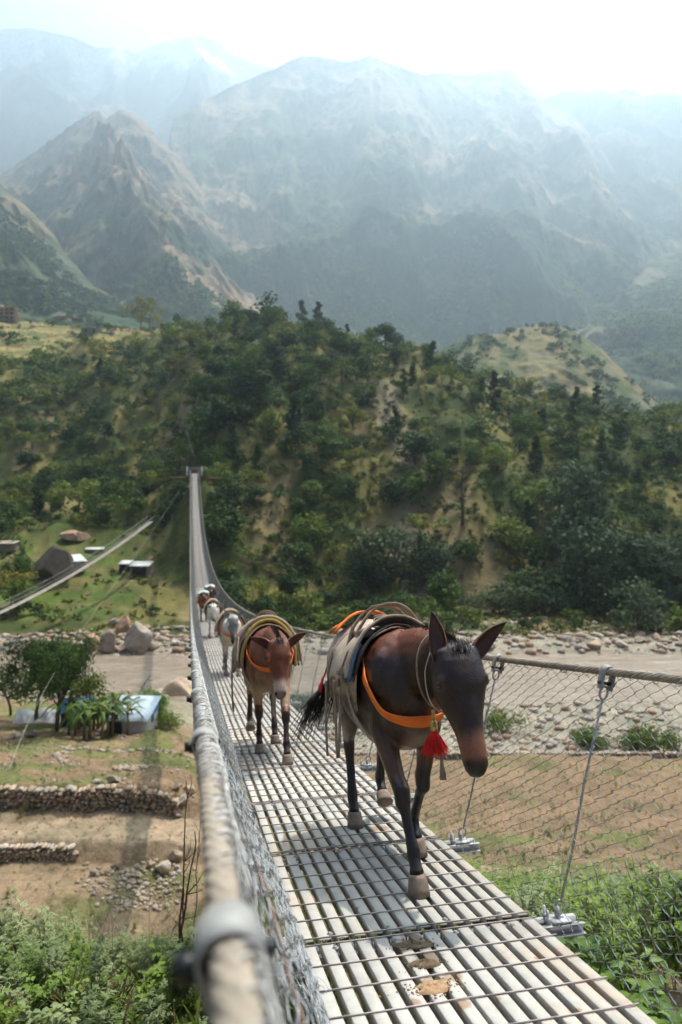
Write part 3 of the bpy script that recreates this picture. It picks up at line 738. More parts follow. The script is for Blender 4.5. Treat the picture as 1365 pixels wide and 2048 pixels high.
# the second footbridge, downstream on the left
def small_bridge():
    s = np.linspace(0, 2.7, 70); P0 = W(302, 1043, 152); P1 = W(0, 1225, 110)
    X = P0[0]+(P1[0]-P0[0])*s; Y = P0[1]+(P1[1]-P0[1])*s; Z = P0[2]-14.4*s+4.0*s*s
    C_ = np.stack([X, Y, Z], -1); d = (P1-P0)[:2]; d /= np.linalg.norm(d); n = np.array([-d[1], d[0], 0])
    r = empty('suspension_bridge', tuple(C_[0])); tag(r, 'smaller weathered footbridge sagging over the river at the left edge, grey plank deck', 'bridge')
    o = C_[0]; L = C_-o; up = np.array([0, 0, 1.])
    mb = MB(); a = L-n*.5; b = L+n*.5; K = len(L); i = np.arange(K-1)
    V = np.vstack([a, b, b-up*.07, a-up*.07]); mb.add(V, [np.stack([i, i+K, i+K+1, i+1], -1), np.stack([i+K, i+2*K, i+2*K+1, i+K+1], -1), np.stack([i+2*K, i+3*K, i+3*K+1, i+2*K+1], -1), np.stack([i+3*K, i, i+1, i+3*K+1], -1)])
    mb.build('deck', simple('weathered planks', (.30, .26, .215), .85, 0, .2, .3, 1.2), r)
    for q in (-1, 1):
        mb = MB(); mb.tube(L+n*q*.72+up*1.05, .035, 5); mb.build('handrail_cable', M_wire, r)
        mb = MB(); 
        Pn = np.stack([L+n*q*.72+up*1.05, L+n*q*.5], 1)
        ts = np.linspace(0, K-1.001, 460); k = ts.astype(int); f = (ts-k)[:, None]; Lm = L[k]*(1-f)+L[k+1]*f; Lp = np.roll(Lm, -1, 0); Lp[-1] = Lm[-1]
        mb.tubes(np.stack([Lm+n*q*.72+up*1.05, Lp+n*q*.5], 1), .007, 3); mb.tubes(np.stack([Lp+n*q*.72+up*1.05, Lm+n*q*.5], 1), .007, 3)
        for h in (.35, .7): mb.tube(L+n*q*(.5+.22*h/1.05)+up*h, .007, 3)
        mb.build('wire_netting', M_wire, r)
small_bridge()
# ================================================================== MULES
def ring_loft(mb, secs, n=20, pw=2.2):
    """secs: (center, up half, side half, tangent) -> closed tapering body"""
    P = np.array([s[0] for s in secs], float); K = len(P)
    T = np.gradient(P, axis=0); T /= np.linalg.norm(T, axis=1)[:, None]
    side = np.array([s[3] if len(s) > 3 else (0, 1, 0) for s in secs], float)
    S = side - T*np.sum(side*T, 1)[:, None]; S /= np.linalg.norm(S, axis=1)[:, None]
    U = np.cross(T, S)
    th = np.arange(n)/n*2*math.pi; c = np.cos(th); s_ = np.sin(th)
    cx = np.sign(c)*abs(c)**(2/pw); sx = np.sign(s_)*abs(s_)**(2/pw)
    V = np.array([P[k]+S[k]*cx[:, None]*secs[k][2]+U[k]*sx[:, None]*secs[k][1] for k in range(K)]).reshape(-1, 3)
    i = np.arange(K-1)[:, None]; j = np.arange(n)[None]; j2 = (j+1) % n
    q = np.stack([i*n+j, i*n+j2, (i+1)*n+j2, (i+1)*n+j], -1).reshape(-1, 4); jj = np.arange(n)
    V = np.vstack([V, P[0]-T[0]*.01, P[-1]+T[-1]*.01])
    mb.add(V, [q, np.stack([(jj+1) % n, jj, np.full(n, K*n)], -1), np.stack([(K-1)*n+jj, (K-1)*n+(jj+1) % n, np.full(n, K*n+1)], -1)])
_ico = None
def ico(mb, c, r, rot=None, sub=2):
    b = bmesh.new(); bmesh.ops.create_icosphere(b, subdivisions=sub, radius=1)
    V = np.array([v.co[:] for v in b.verts])*np.asarray(r, float); F = np.array([[v.index for v in f.verts] for f in b.faces]); b.free()
    if rot is not None: V = V @ np.array(Euler(rot).to_matrix()).T
    mb.add(V+np.asarray(c, float), [F])

def strap(mb, pts, w, wdir=None, th=.004, normal=None):
    """flat band along pts; width direction wdir per point or constant"""
    P = np.asarray(pts, float); K = len(P); T = np.gradient(P, axis=0); T /= np.linalg.norm(T, axis=1)[:, None]+1e-9
    Wd = np.broadcast_to(np.asarray(wdir, float), P.shape); Wd = Wd-T*np.sum(Wd*T, 1)[:, None]; Wd = Wd/(np.linalg.norm(Wd, axis=1)[:, None]+1e-9)
    N = np.cross(T, Wd); w = np.broadcast_to(np.asarray(w, float), (K,))[:, None]
    V = np.vstack([P-Wd*w/2-N*th/2, P+Wd*w/2-N*th/2, P+Wd*w/2+N*th/2, P-Wd*w/2+N*th/2]); i = np.arange(K-1)
    q = [np.stack([a*K+i, b*K+i, b*K+i+1, a*K+i+1], -1) for a, b in ((0, 1), (1, 2), (2, 3), (3, 0))]
    q.append(np.array([[0, 3*K, 2*K, K], [K-1, 2*K-1, 3*K-1, 4*K-1]])); mb.add(V, q)
def smoothpts(pts, n=24):
    P = np.array(pts, float); K = len(P); out = []
    E = np.vstack([2*P[0]-P[1], P, 2*P[-1]-P[-2]])
    per = max(2, n//(K-1))
    for i in range(K-1):
        for t in np.linspace(0, 1, per, endpoint=False):
            a, b, c, d = E[i], E[i+1], E[i+2], E[i+3]
            out.append(.5*((2*b)+(-a+c)*t+(2*a-5*b+4*c-d)*t*t+(-a+3*b-3*c+d)*t**3))
    out.append(P[-1]); return np.array(out)

def coat_mat(name, rough=.5, spec=.35):
    t = NT(name); a = t.attr(); f = t.noise(9, 5, .7); f2 = t.noise(150, 3, .7)
    k = t.ramp(f, [(.3, (.72, .72, .72)), (.7, (1.3, 1.25, 1.2))]); k2 = t.ramp(f2, [(.3, (.75, .75, .75)), (.7, (1.25, 1.25, 1.25))])
    c = t.mix(1, t.mix(1, a, k, 'MULTIPLY'), k2, 'MULTIPLY'); f5 = t.noise(16, 4, .6, dist=.5); b1 = t.bump(f5, .35, .012); b2 = t.n('Bump'); b2.inputs['Strength'].default_value = .4; b2.inputs['Distance'].default_value = .003
    t.l(f2, b2.inputs['Height']); t.l(b1.outputs[0], b2.inputs['Normal']); t.l(b2.outputs[0], t.b.inputs['Normal'])
    rr = t.n('MapRange'); t.l(t.noise(5, 5, .7), rr.inputs[0]); rr.inputs[1].default_value = .35; rr.inputs[2].default_value = .65; rr.inputs[3].default_value = rough-.12; rr.inputs[4].default_value = rough+.2
    t.b.inputs['Sheen Weight'].default_value = .0; t.out(c, rough, 0, spec); t.l(rr.outputs[0], t.b.inputs['Roughness']); return t.m
M_coat_dark = coat_mat('dark bay coat', .38, .45); M_coat = coat_mat('chestnut coat', .52); M_coat_grey = coat_mat('grey coat', .65, .2)
M_hoof = simple('hoof horn', (.21, .155, .115), .75, 0, .3, .3, 30, .3, .004)
M_eye = simple('eye', (.006, .004, .003), .12, 0, .6, .1)
M_nost = simple('nostril', (.004, .003, .003), .7, 0, .2, .1)
M_mane = simple('dark hair', (.016, .009, .007), .55, 0, .4, .3, 40)
M_manel = simple('grey hair', (.30, .27, .24), .65, 0, .3, .3, 40)
def cloth(name, c, c2, scale=7, rough=.95, bump=.6):
    t = NT(name); f = t.noise(scale, 7, .75, dist=.3); f2 = t.noise(170, 2, .5)
    cc = t.ramp(f, [(.30, c2), (.5, c), (.72, tuple(min(1, x*1.3) for x in c))]); t.bump(f2, bump, .003)
    return t.out(cc, rough, 0, .1)
M_canvas = cloth('dusty canvas', (.40, .315, .245), (.17, .14, .12))
M_sack = cloth('sacking', (.35, .26, .175), (.17, .12, .08), 5)
M_felt = cloth('dark felt', (.055, .048, .05), (.03, .026, .028))
M_blue = cloth('blue cloth', (.085, .165, .26), (.05, .10, .16))
M_red = cloth('red cloth', (.32, .02, .025), (.16, .01, .015))
M_strapb = cloth('brown strap', (.27, .205, .15), (.11, .08, .06), 12)
M_strapw = cloth('cream girth', (.42, .35, .27), (.25, .20, .15), 9)
M_orange = simple('orange webbing', (.80, .17, .012), .55, 0, .4, .12, 9, .2, .002)
M_yellow = cloth('yellow padding', (.36, .26, .05), (.16, .11, .03), 14)
M_tassel = simple('red tassel yarn', (.62, .015, .012), .8, 0, .3, .35, 60)
M_brass = simple('brass', (.45, .30, .10), .35, .8, .5, .2, 20)
M_wood = simple('worn saddle wood', (.235, .165, .115), .7, 0, .3, .3, 12, .3, .003)
M_loadw = cloth('pale sack', (.55, .57, .52), (.40, .42, .40), 5)
M_loadt = cloth('pale teal bundle', (.40, .58, .52), (.25, .40, .36), 5)

def rotz(v, a):
    c, s = math.cos(a), math.sin(a); v = np.asarray(v, float); return np.stack([v[..., 0]*c-v[..., 1]*s, v[..., 0]*s+v[..., 1]*c, v[..., 2]], -1)

class Mule: pass
def mule_geometry(pose, voxel=.0115):
    """pose: fore/hind = [(hoof x, hoof z, knee forward)], poll, muzzle positions"""
    G = Mule(); mb = MB()
    # trunk
    tr = [(-.735, .99, .07, .06), (-.71, 1.0, .15, .12), (-.64, 1.0, .225, .185), (-.52, .99, .275, .235), (-.36, .955, .285, .25), (-.18, .925, .29, .262), (0, .915, .30, .268),
          (.16, .92, .312, .262), (.30, .935, .325, .238), (.42, .94, .325, .205), (.53, .93, .285, .172), (.61, .93, .215, .13), (.655, .93, .12, .07)]
    ring_loft(mb, [((x, 0, z), h, w) for x, z, h, w in tr], 24, 2.15)
    ico(mb, (.36, 0, 1.19), (.20, .07, .085)); ico(mb, (-.46, 0, 1.20), (.20, .13, .075))
    for s in (-1, 1):
        ico(mb, (.40, s*.135, .95), (.15, .085, .24), (0, .35, 0)); ico(mb, (.48, s*.085, .82), (.13, .085, .13))
        ico(mb, (-.52, s*.135, .98), (.19, .10, .25), (0, -.25, 0)); ico(mb, (-.60, s*.11, .86), (.12, .085, .20))
    # neck
    poll = np.array(pose['poll'], float); muz = np.array(pose['muz'], float)
    a = np.array([.40, 0, 1.01]); ax = (muz-poll)/np.linalg.norm(muz-poll)
    nk_end = poll+ax*.085
    b1 = a+(nk_end-a)*.33+np.array([0, 0, .05]); b2 = a+(nk_end-a)*.68+np.array([0, 0, .045])
    cp = smoothpts([a-(b1-a)*.3, a, b1, b2, nk_end], 16); tt = np.linspace(0, 1, len(cp))
    ring_loft(mb, [(p, np.interp(t, [0, .25, .5, .75, 1], [.26, .255, .205, .162, .13]), np.interp(t, [0, .25, .5, .75, 1], [.17, .15, .112, .088, .078])) for p, t in zip(cp, tt)], 20, 2.0)
    # head: frame  ax along nose, sd sideways, up = forehead normal
    yaw = pose.get('yaw', 0.0); sd = rotz(np.array([0, 1., 0]), yaw); sd = sd-ax*np.dot(sd, ax); sd /= np.linalg.norm(sd); fr = np.cross(sd, ax)
    if fr[0] < 0: fr = -fr
    HL = np.linalg.norm(muz-poll); hs_ = pose.get('hs', 1.0); H = lambda l, s_, f: poll+ax*l*HL+sd*s_*float(np.interp(l, [.5, .95], [hs_, 1.0]))+fr*f*(1+(hs_-1)*.5)
    prof = [(-.07, -.015, .050, .045), (-.02, -.01, .085, .078), (.08, -.012, .112, .094), (.20, -.018, .122, .098), (.30, -.022, .122, .098), (.42, -.022, .108, .080), (.55, -.012, .086, .062),
            (.68, -.004, .069, .053), (.80, .0, .063, .054), (.90, -.004, .060, .054), (.97, -.010, .050, .047), (1.015, -.014, .030, .030)]
    hs = pose.get('hs', 1.0); ring_loft(mb, [(H(l, 0, f), h*(1+(hs-1)*.5), w*np.interp(l, [.5, .95], [hs, 1.0]), tuple(sd)) for l, f, h, w in prof], 20, 2.3)
    for s in (-1, 1):
        ico(mb, H(.25, s*.078, .042), (.036, .026, .030)); ico(mb, H(.30, s*.055, -.075), (.080, .030, .075), (0, .0, 0))   # brow, cheek
        ico(mb, H(.92, s*.036, .018), (.024, .020, .026)); ico(mb, H(.03, s*.058, .03), (.042, .036, .042))
    ico(mb, H(.945, 0, -.052), (.036, .040, .024)); ico(mb, H(.50, 0, .040), (.05, .030, .10))
    # legs
    hoofs = []
    for (name, s) in (('fr', -1), ('fl', 1)):
        hx, hz, kx, kz = pose[name]; y = s*.125; yh = y+pose.get(name+'y', 0)
        sh = np.array([.40, s*.13, .98]); el = np.array([.36, s*.135, .74]); kn = np.array([kx, (y+yh)/2, kz]); fe = np.array([hx-.055, yh, hz+.17]); co_ = np.array([hx-.01, yh, hz+.085])
        if 'fet'+name in pose: fe = np.array(pose['fet'+name], float); 
        ring_loft(mb, [(p, r, q) for p, r, q in ((sh, .12, .07), ((sh+el)/2, .125, .075), (el, .098, .070), (el*.6+kn*.4, .070, .055), (el*.25+kn*.75, .050, .044), (kn+np.array([0, 0, .03]), .049, .046), (kn-np.array([0, 0, .03]), .044, .042), (kn*.72+fe*.28, .031, .028), (kn*.3+fe*.7, .030, .027), (fe+np.array([0, 0, .02]), .037, .035), (fe-np.array([0, 0, .015]), .036, .035), (fe*.45+co_*.55, .030, .031), (co_, .040, .041))], 14, 2.0)
        hoofs.append((co_, hx, yh, hz, pose.get('tilt'+name, 0)))
    for (name, s) in (('hr', -1), ('hl', 1)):
        hx, hz, kx, kz = pose[name]; y = s*.12; yh = y+pose.get(name+'y', 0)
        hip = np.array([-.50, s*.12, 1.0]); st = np.array([-.44, s*.15, .76]); hk = np.array([kx, (y+yh)/2, kz]); fe = np.array([hx-.05, yh, hz+.17]); co_ = np.array([hx-.01, yh, hz+.085])
        if 'fet'+name in pose: fe = np.array(pose['fet'+name], float)
        gk = (st*.45+hk*.55)+np.array([-.0, 0, 0])
        ring_loft(mb, [(p, r, q) for p, r, q in ((hip, .20, .095), ((hip+st)/2, .20, .10), (st, .155, .085), ((st+gk)/2, .11, .064), (gk, .078, .050), (hk+np.array([0, 0, .045]), .056, .040), (hk-np.array([0, 0, .02]), .050, .039), (hk*.72+fe*.28, .037, .030), (hk*.3+fe*.7, .033, .029), (fe+np.array([0, 0, .02]), .040, .036), (fe-np.array([0, 0, .015]), .038, .036), (fe*.45+co_*.55, .031, .031), (co_, .040, .040))], 14, 2.0)
        ico(mb, hk+np.array([-.035, 0, .05]), (.028, .022, .05), (0, -.2, 0))
        hoofs.append((co_, hx, yh, hz, pose.get('tilt'+name, 0)))
    # union into one skin
    me_o = mb.build('tmp', M_coat); md = me_o.modifiers.new('r', 'REMESH'); md.mode = 'VOXEL'; md.voxel_size = voxel; md.use_smooth_shade = True
    ms = me_o.modifiers.new('s', 'SMOOTH'); ms.factor = .5; ms.iterations = 4 if voxel < .015 else 2
    dg = bpy.context.evaluated_depsgraph_get(); ev = me_o.evaluated_get(dg); me = ev.to_mesh()
    V = np.zeros(len(me.vertices)*3); me.vertices.foreach_get('co', V); V = V.reshape(-1, 3).copy()
    F = [np.array([p.vertices[:] for p in me.polygons if len(p.vertices) == 4])]; F3 = [p.vertices[:] for p in me.polygons if len(p.vertices) == 3]
    if F3: F.append(np.array(F3))
    ev.to_mesh_clear(); mm = me_o.data; bpy.data.objects.remove(me_o); bpy.data.meshes.remove(mm)
    G.V, G.F, G.H, G.ax, G.sd, G.fr, G.poll, G.muz, G.hoofs, G.HL, G.neck = V, F, H, ax, sd, fr, poll, muz, hoofs, HL, cp
    return G

def ear_shape(mb, base, tip, open_dir, w=.050, n=12, m=9):
    base = np.asarray(base, float); tip = np.asarray(tip, float); T = (tip-base); L = np.linalg.norm(T); T /= L
    O = np.asarray(open_dir, float); O = O-T*np.dot(O, T); O /= np.linalg.norm(O); S = np.cross(T, O); V = []
    for layer in (0, 1):
        for i in range(n):
            t = i/(n-1); ww = w*np.interp(t, [0, .12, .35, .6, .85, 1], [.62, .80, 1, .86, .45, .04]); dp = ww*np.interp(t, [0, .3, 1], [1.1, .85, .35])
            c = base+T*L*t+O*(-.02*math.sin(t*3)) - T*.0
            for j in range(m):
                a = (j/(m-1)-.5)*2; ang = a*math.pi*.5*np.interp(t, [0, .3, 1], [1.35, 1.05, .7])
                k = 1-.12*layer
                V.append(c+S*math.sin(ang)*ww*k-O*(math.cos(ang)*dp*k-dp*.5)+(O*.006*layer))
    V = np.array(V); i = np.arange(n-1)[:, None]; j = np.arange(m-1)[None]; o = n*m
    q = np.stack([i*m+j, i*m+j+1, (i+1)*m+j+1, (i+1)*m+j], -1).reshape(-1, 4); ii = np.arange(n-1)
    e1 = np.stack([ii*m, (ii+1)*m, o+(ii+1)*m, o+ii*m], -1); e2 = np.stack([ii*m+m-1, o+ii*m+m-1, o+(ii+1)*m+m-1, (ii+1)*m+m-1], -1)
    j = np.arange(m-1); e3 = np.stack([(n-1)*m+j, (n-1)*m+j+1, o+(n-1)*m+j+1, o+(n-1)*m+j], -1)
    mb.add(V, [q, (q+o)[:, ::-1], e1, e2, e3]); return V

def tube_strands(mb, roots, dirs, L, r, grav, q, n=6, spread=.1):
    P = []
    for b, d in zip(roots, dirs):
        d = np.array(d, float)+np.array([q.gauss(0, spread) for _ in range(3)]); p = np.array(b, float); l = L*q.uniform(.6, 1.1)/n; pts = [p.copy()]
        for k in range(n): d = d+np.array([0, 0, -grav]); d /= np.linalg.norm(d); p = p+d*l; pts.append(p.copy())
        P.append(pts)
    P = np.array(P); mb.tubes(P, np.linspace(r, r*.25, n+1)[None].repeat(len(P), 0), 4)

def surf_y(G, x, z, s, lo=-.3, hi=.3):
    """side of the body at x,z"""
    m = (abs(G.V[:, 0]-x) < .03) & (abs(G.V[:, 2]-z) < .03) & (G.V[:, 1]*s > 0)
    return s*(abs(G.V[m, 1]).max() if m.any() else .1)
def top_z(G, x, y):
    m = (abs(G.V[:, 0]-x) < .03) & (abs(G.V[:, 1]-y) < .03); return G.V[m, 2].max() if m.any() else 1.2

def drape(G, x0, x1, zl, off, nx=26, ny=33, seed=0, fr_amp=.02, zl_r=None, ztop=0):
    """cloth sheet lying over the back from side to side; returns grid (nx, ny, 3)"""
    out = np.zeros((nx, ny, 3))
    for i in range(nx):
        x = x0+(x1-x0)*i/(nx-1)
        m = abs(G.V[:, 0]-x) < .022; S = G.V[m][:, 1:]; S = S[(S[:, 1] > .60) & (abs(S[:, 0]) < .32)]
        c = np.array([0, .96]); an = np.arctan2(S[:, 0], S[:, 1]-c[1]); ra = np.hypot(S[:, 0], S[:, 1]-c[1])
        for j in range(ny):
            a0 = (j/(ny-1)-.5)*2; zz = (zl if a0 > 0 else (zl_r or zl))+fr_amp*math.sin(i*1.7+seed)*.5+fr_amp*.5*math.sin(i*.61+seed*2)
            # arc over the back, then hanging straight down to zz
            a1 = math.pi/2*.98; arc = .27*a1; drop = max(.0, c[1]-zz); frac = arc/(arc+drop); aa = abs(a0)
            a = math.copysign(min(aa/frac, 1)*a1, a0)
            if zz > c[1]: a1 = math.acos(min(.95, (zz-c[1])/.30)); a = a0*a1; drop = 0; frac = 2
            w_ = np.exp(-((an-a)/.14)**2)+1e-6
            r = (ra*w_).sum()/w_.sum(); k = .009*fbm(np.array([i*.23+seed]), np.array([j*.3]), 3, 4)[0]*2
            r += off+k+.006*abs(a0)**3*math.sin(i*.5+seed)+ztop*max(0, math.cos(a))**6
            if aa > frac:
                out[i, j] = (x+.012*math.sin(j*.5+seed), math.copysign(r+.004*math.sin(i*.5+j*.3), a0), c[1]-drop*(aa-frac)/(1-frac)); continue
            out[i, j] = (x+.012*math.sin(j*.5+seed), r*math.sin(a), c[1]+r*math.cos(a))
    return out
def sheet(mb, g, th=.010):
    nx, ny, _ = g.shape; gx = np.gradient(g, axis=0); gy = np.gradient(g, axis=1); N = np.cross(gx, gy); N /= np.linalg.norm(N, axis=2)[..., None]+1e-9
    V = np.vstack([g.reshape(-1, 3), (g+N*th).reshape(-1, 3)]); i = np.arange(nx-1)[:, None]; j = np.arange(ny-1)[None]; o = nx*ny
    q = np.stack([i*ny+j, (i+1)*ny+j, (i+1)*ny+j+1, i*ny+j+1], -1).reshape(-1, 4); fs = [q, (q+o)[:, ::-1]]
    j = np.arange(ny-1); i = np.arange(nx-1)
    fs += [np.stack([j, j+1, o+j+1, o+j], -1), np.stack([(nx-1)*ny+j, o+(nx-1)*ny+j, o+(nx-1)*ny+j+1, (nx-1)*ny+j+1], -1), np.stack([i*ny, o+i*ny, o+(i+1)*ny, (i+1)*ny], -1), np.stack([i*ny+ny-1, (i+1)*ny+ny-1, o+(i+1)*ny+ny-1, o+i*ny+ny-1], -1)]
    mb.add(V, fs)

def body_ring(G, x_top, x_bot, off, z0=None):
    """closed loop round the trunk, from back (x_top) to belly (x_bot)"""
    P = []
    for a in np.linspace(-math.pi, math.pi, 49):
        x = x_bot+(x_top-x_bot)*(math.cos(a)+1)/2; m = abs(G.V[:, 0]-x) < .03; S = G.V[m][:, 1:]; S = S[(S[:, 1] > .57) & (abs(S[:, 0]) < .31)]
        an = np.arctan2(S[:, 0], S[:, 1]-.94); ra = np.hypot(S[:, 0], S[:, 1]-.94); dd = np.abs(np.angle(np.exp(1j*(an-a)))); w_ = np.exp(-(dd/.13)**2)+1e-7
        r = (ra*w_).sum()/w_.sum()+off; P.append((x, r*math.sin(a), .94+r*math.cos(a)))
    return np.array(P)

def make_mule(name, label, loc_ut, pose, coat, mat, ears, style, voxel=.0115, rz_extra=0.0, group=None, hair=None):
    u, t = loc_ut; s = slope(t)
    root = empty(name, tuple(BP(u, t, .006)))
    tag(root, label, 'mule', group)
    # heading: straight back along the bridge, tilted with the deck
    fwd = Vector((-BB[0]*math.cos(s), -BB[1]*math.cos(s), -math.sin(s))); fwd = (Matrix.Rotation(rz_extra, 3, 'Z') @ fwd)
    fx = Vector((fwd.x, fwd.y, fwd.z*1.0)).normalized(); ly = Vector((0, 0, 1)).cross(fx).normalized(); uz = fx.cross(ly)
    root.rotation_euler = Matrix((fx, ly, uz)).transposed().to_euler()
    G = mule_geometry(pose, voxel); V = G.V
    # coat colours
    x, y, z = V[:, 0], V[:, 1], V[:, 2]; H = G.H; C = np.tile(np.array(coat['body']), (len(V), 1))
    hl = (V-G.poll) @ G.ax/G.HL; hd = np.linalg.norm(V-(G.poll+np.outer(np.clip(hl, 0, 1)*G.HL, G.ax)), axis=1); head = (hd < .15) & (hl > -.2) & (x > G.poll[0]-.16)
    nz = fbm(x*6+y*3, z*6, 4, 2)
    def bl(c, k): 
        nonlocal C
        C = lerp3(C, np.array(c), np.clip(k, 0, 1))
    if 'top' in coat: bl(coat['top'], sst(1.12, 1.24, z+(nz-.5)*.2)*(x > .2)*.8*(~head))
    if 'belly' in coat: bl(coat['belly'], sst(.80, .64, z+(nz-.5)*.06)*(z > .5)*(~head)*(x < .62))
    if 'chest' in coat: bl(coat['chest'], sst(.5, .62, x)*sst(1.0, .75, z)*(z > .58)*(~head)*.8)
    if 'legs' in coat: bl(coat['legs'], sst(.56, .40, z+(nz-.5)*.08))
    if 'leg_in' in coat: bl(coat['leg_in'], sst(.09, .05, abs(y))*sst(.35, .5, z)*sst(.8, .7, z)*.8)
    bl(coat['face'], head*sst(.0, .15, hl)*.8) if 'face' in coat else None
    bl(coat['muzzle'], head*sst(.62, .80, hl+(nz-.5)*.1)); bl(coat['nose'], head*sst(.86, .95, hl+(nz-.5)*.05)*sst(-.06, .01, (V-G.poll) @ G.fr*1.0+.02))
    if 'cheek' in coat: bl(coat['cheek'], head*sst(.4, .7, hl)*sst(.02, .05, np.abs((V-G.poll) @ G.sd))*.6)
    nost = np.minimum(np.linalg.norm(V-H(.93, .040, .026), axis=1), np.linalg.norm(V-H(.93, -.040, .026), axis=1)); bl((.003, .002, .002), sst(.024, .014, nost))
    for s_ in (-1, 1): ed = np.linalg.norm(V-H(.27, s_*.09, .03), axis=1); bl(np.array(coat['body'])*2.6+.012, sst(.055, .035, ed)*sst(.012, .022, ed)*.7)
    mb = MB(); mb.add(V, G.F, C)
    for k, (bs, tp, op) in enumerate(ears):
        sgn = -1 if k == 0 else 1
        base = H(.035, sgn*.062, .01) if bs is None else np.array(bs)
        tipv = base+np.array(tp, float); n0 = mb.n; ve = ear_shape(mb, base-np.array(tp)*.10, tipv, op)
        half = len(ve)//2; ce = np.tile(np.array(coat['ear']), (len(ve), 1)); tt = np.clip(((ve-base) @ np.array(tp))/np.dot(tp, tp), 0, 1)
        ce = lerp3(ce, np.array(coat.get('ear_tip', coat['ear'])), sst(.75, .95, tt)); ce[half:] = ce[half:]*.6; mb.c[-1] = ce
    body = mb.build('body', mat, root, smooth=True, vcol=True)
    for s_ in (-1, 1):
        e = MB(); ico(e, H(.275, s_*.090, .026), (.022, .016, .019)); e.build('eye', M_eye, root, smooth=True)
    for (co_, hx, yh, hz, tilt) in G.hoofs:
        hb = MB(); n = 16; rings = [(.088, .043, -.012, .043), (.075, .047, -.008, .046), (.03, .053, .002, .052), (.0, .058, .008, .055)]; Vh = []
        for (zz, rx, dx, ry) in rings:
            a = np.arange(n)/n*2*math.pi; xx = np.cos(a)*rx; xx = np.where(xx < 0, xx*.85, xx); Vh.append(np.stack([hx+dx+xx, yh+np.sin(a)*ry, np.full(n, hz+zz)], -1))
        Vh.append([[hx, yh, hz+.092]]); Vh.append([[hx, yh, hz]]); Vh = np.vstack(Vh)
        if tilt: c = np.array([hx, yh, hz+.085]); Rm = np.array(Matrix.Rotation(tilt, 3, 'Y')); Vh = (Vh-c) @ Rm.T+c
        i = np.arange(3)[:, None]; j = np.arange(n)[None]; j2 = (j+1) % n; q = np.stack([i*n+j, (i+1)*n+j, (i+1)*n+j2, i*n+j2], -1).reshape(-1, 4); jj = np.arange(n)
        hb.add(Vh, [q, np.stack([jj, (jj+1) % n, np.full(n, 4*n)], -1), np.stack([3*n+(jj+1) % n, 3*n+jj, np.full(n, 4*n+1)], -1)])
        hb.build('hoof', M_hoof, root, smooth=False)
    q = random.Random(int(t*10)); hm = hair or M_mane
    # mane: short roached, forelock
    mn = MB(); roots = []; dirs = []
    top = [G.neck[i] for i in range(3, len(G.neck))]
    for _i in range(520 if voxel < .015 else 120):
        f = q.random(); k = f*(len(top)-1.01); i = int(k); p = top[i]*(1-k+i)+top[i+1]*(k-i); tn = top[i+1]-top[i]; tn /= np.linalg.norm(tn); upn = np.array([-tn[2], 0, tn[0]])
        hh = np.interp(f, [0, 1], [.222, .125]); roots.append(p+upn*hh+np.array([0, q.gauss(0, .012), 0])); dirs.append(upn*.8+np.array([.15, q.gauss(0, .25), 0]))
    for _i in range(160 if voxel < .015 else 40):
        roots.append(H(q.uniform(-.08, .06), q.gauss(0, .022), q.uniform(.07, .09))); dirs.append(G.fr*.6+G.ax*.9)
    tube_strands(mn, roots, dirs, .038, .0022, .10, q, 4, .12); mn.build('mane', hm, root)
    tl = MB(); a = np.array([-.735, 0, 1.08]); tube = smoothpts([a+np.array([.05, 0, 0]), a+np.array([-.05, 0, -.02]), a+np.array([-.08, pose.get('tail', 0)*.3, -.16]), a+np.array([-.07, pose.get('tail', 0)*.6, -.32])], 12); tl.tube(tube, np.linspace(.032, .02, len(tube)), 8)
    roots = []; dirs = []
    for _i in range(300 if voxel < .015 else 60):
        k = q.random(); p = tube[int(k*(len(tube)-1))]; roots.append(p+np.array([q.gauss(0, .014), q.gauss(0, .018), 0])); dirs.append(np.array([-.15, pose.get('tail', 0)*.9+q.gauss(0, .14), -1.0]))
    tube_strands(tl, roots, dirs, .42, .0028, .06, q, 7, .10); tl.build('tail', hm, root)
    style(root, G, q, voxel)
    return root, G

def sag(a, b, drop, n=14, out=(0, 0, 0)):
    a = np.array(a, float); b = np.array(b, float); s = np.linspace(0, 1, n)[:, None]; return a+(b-a)*s+np.array([0, 0, -1.])*4*drop*s*(1-s)+np.array(out)*4*s*(1-s)
def fringe(mb, g, row_j, q, L=.05, cnt=260, r=.0016):
    nx = g.shape[0]; roots = []; dirs = []
    for _i in range(cnt):
        k = q.random()*(nx-1.01); i = int(k); p = g[i, row_j]*(1-k+i)+g[i+1, row_j]*(k-i); roots.append(p); dirs.append((q.gauss(0, .25), q.gauss(0, .15), -1))
    tube_strands(mb, roots, dirs, L, r, .08, q, 4, .1)
def arch(mb, x, G, hgt, halfw, w, th, lean=0.0, feet=.18):
    """bent-wood saddle hoop rising above the back"""
    P = []
    for a in np.linspace(-1, 1, 25):
        yv = a*halfw; zt = 1.27+hgt*(1-abs(a)**2.4); P.append((x+lean*(1-abs(a)), yv, zt))
    P = [(x-lean*.2, -halfw*1.22, 1.27-feet)]+P+[(x-lean*.2, halfw*1.22, 1.27-feet)]
    strap(mb, smoothpts(P, 60), w, (1, 0, .15), th)
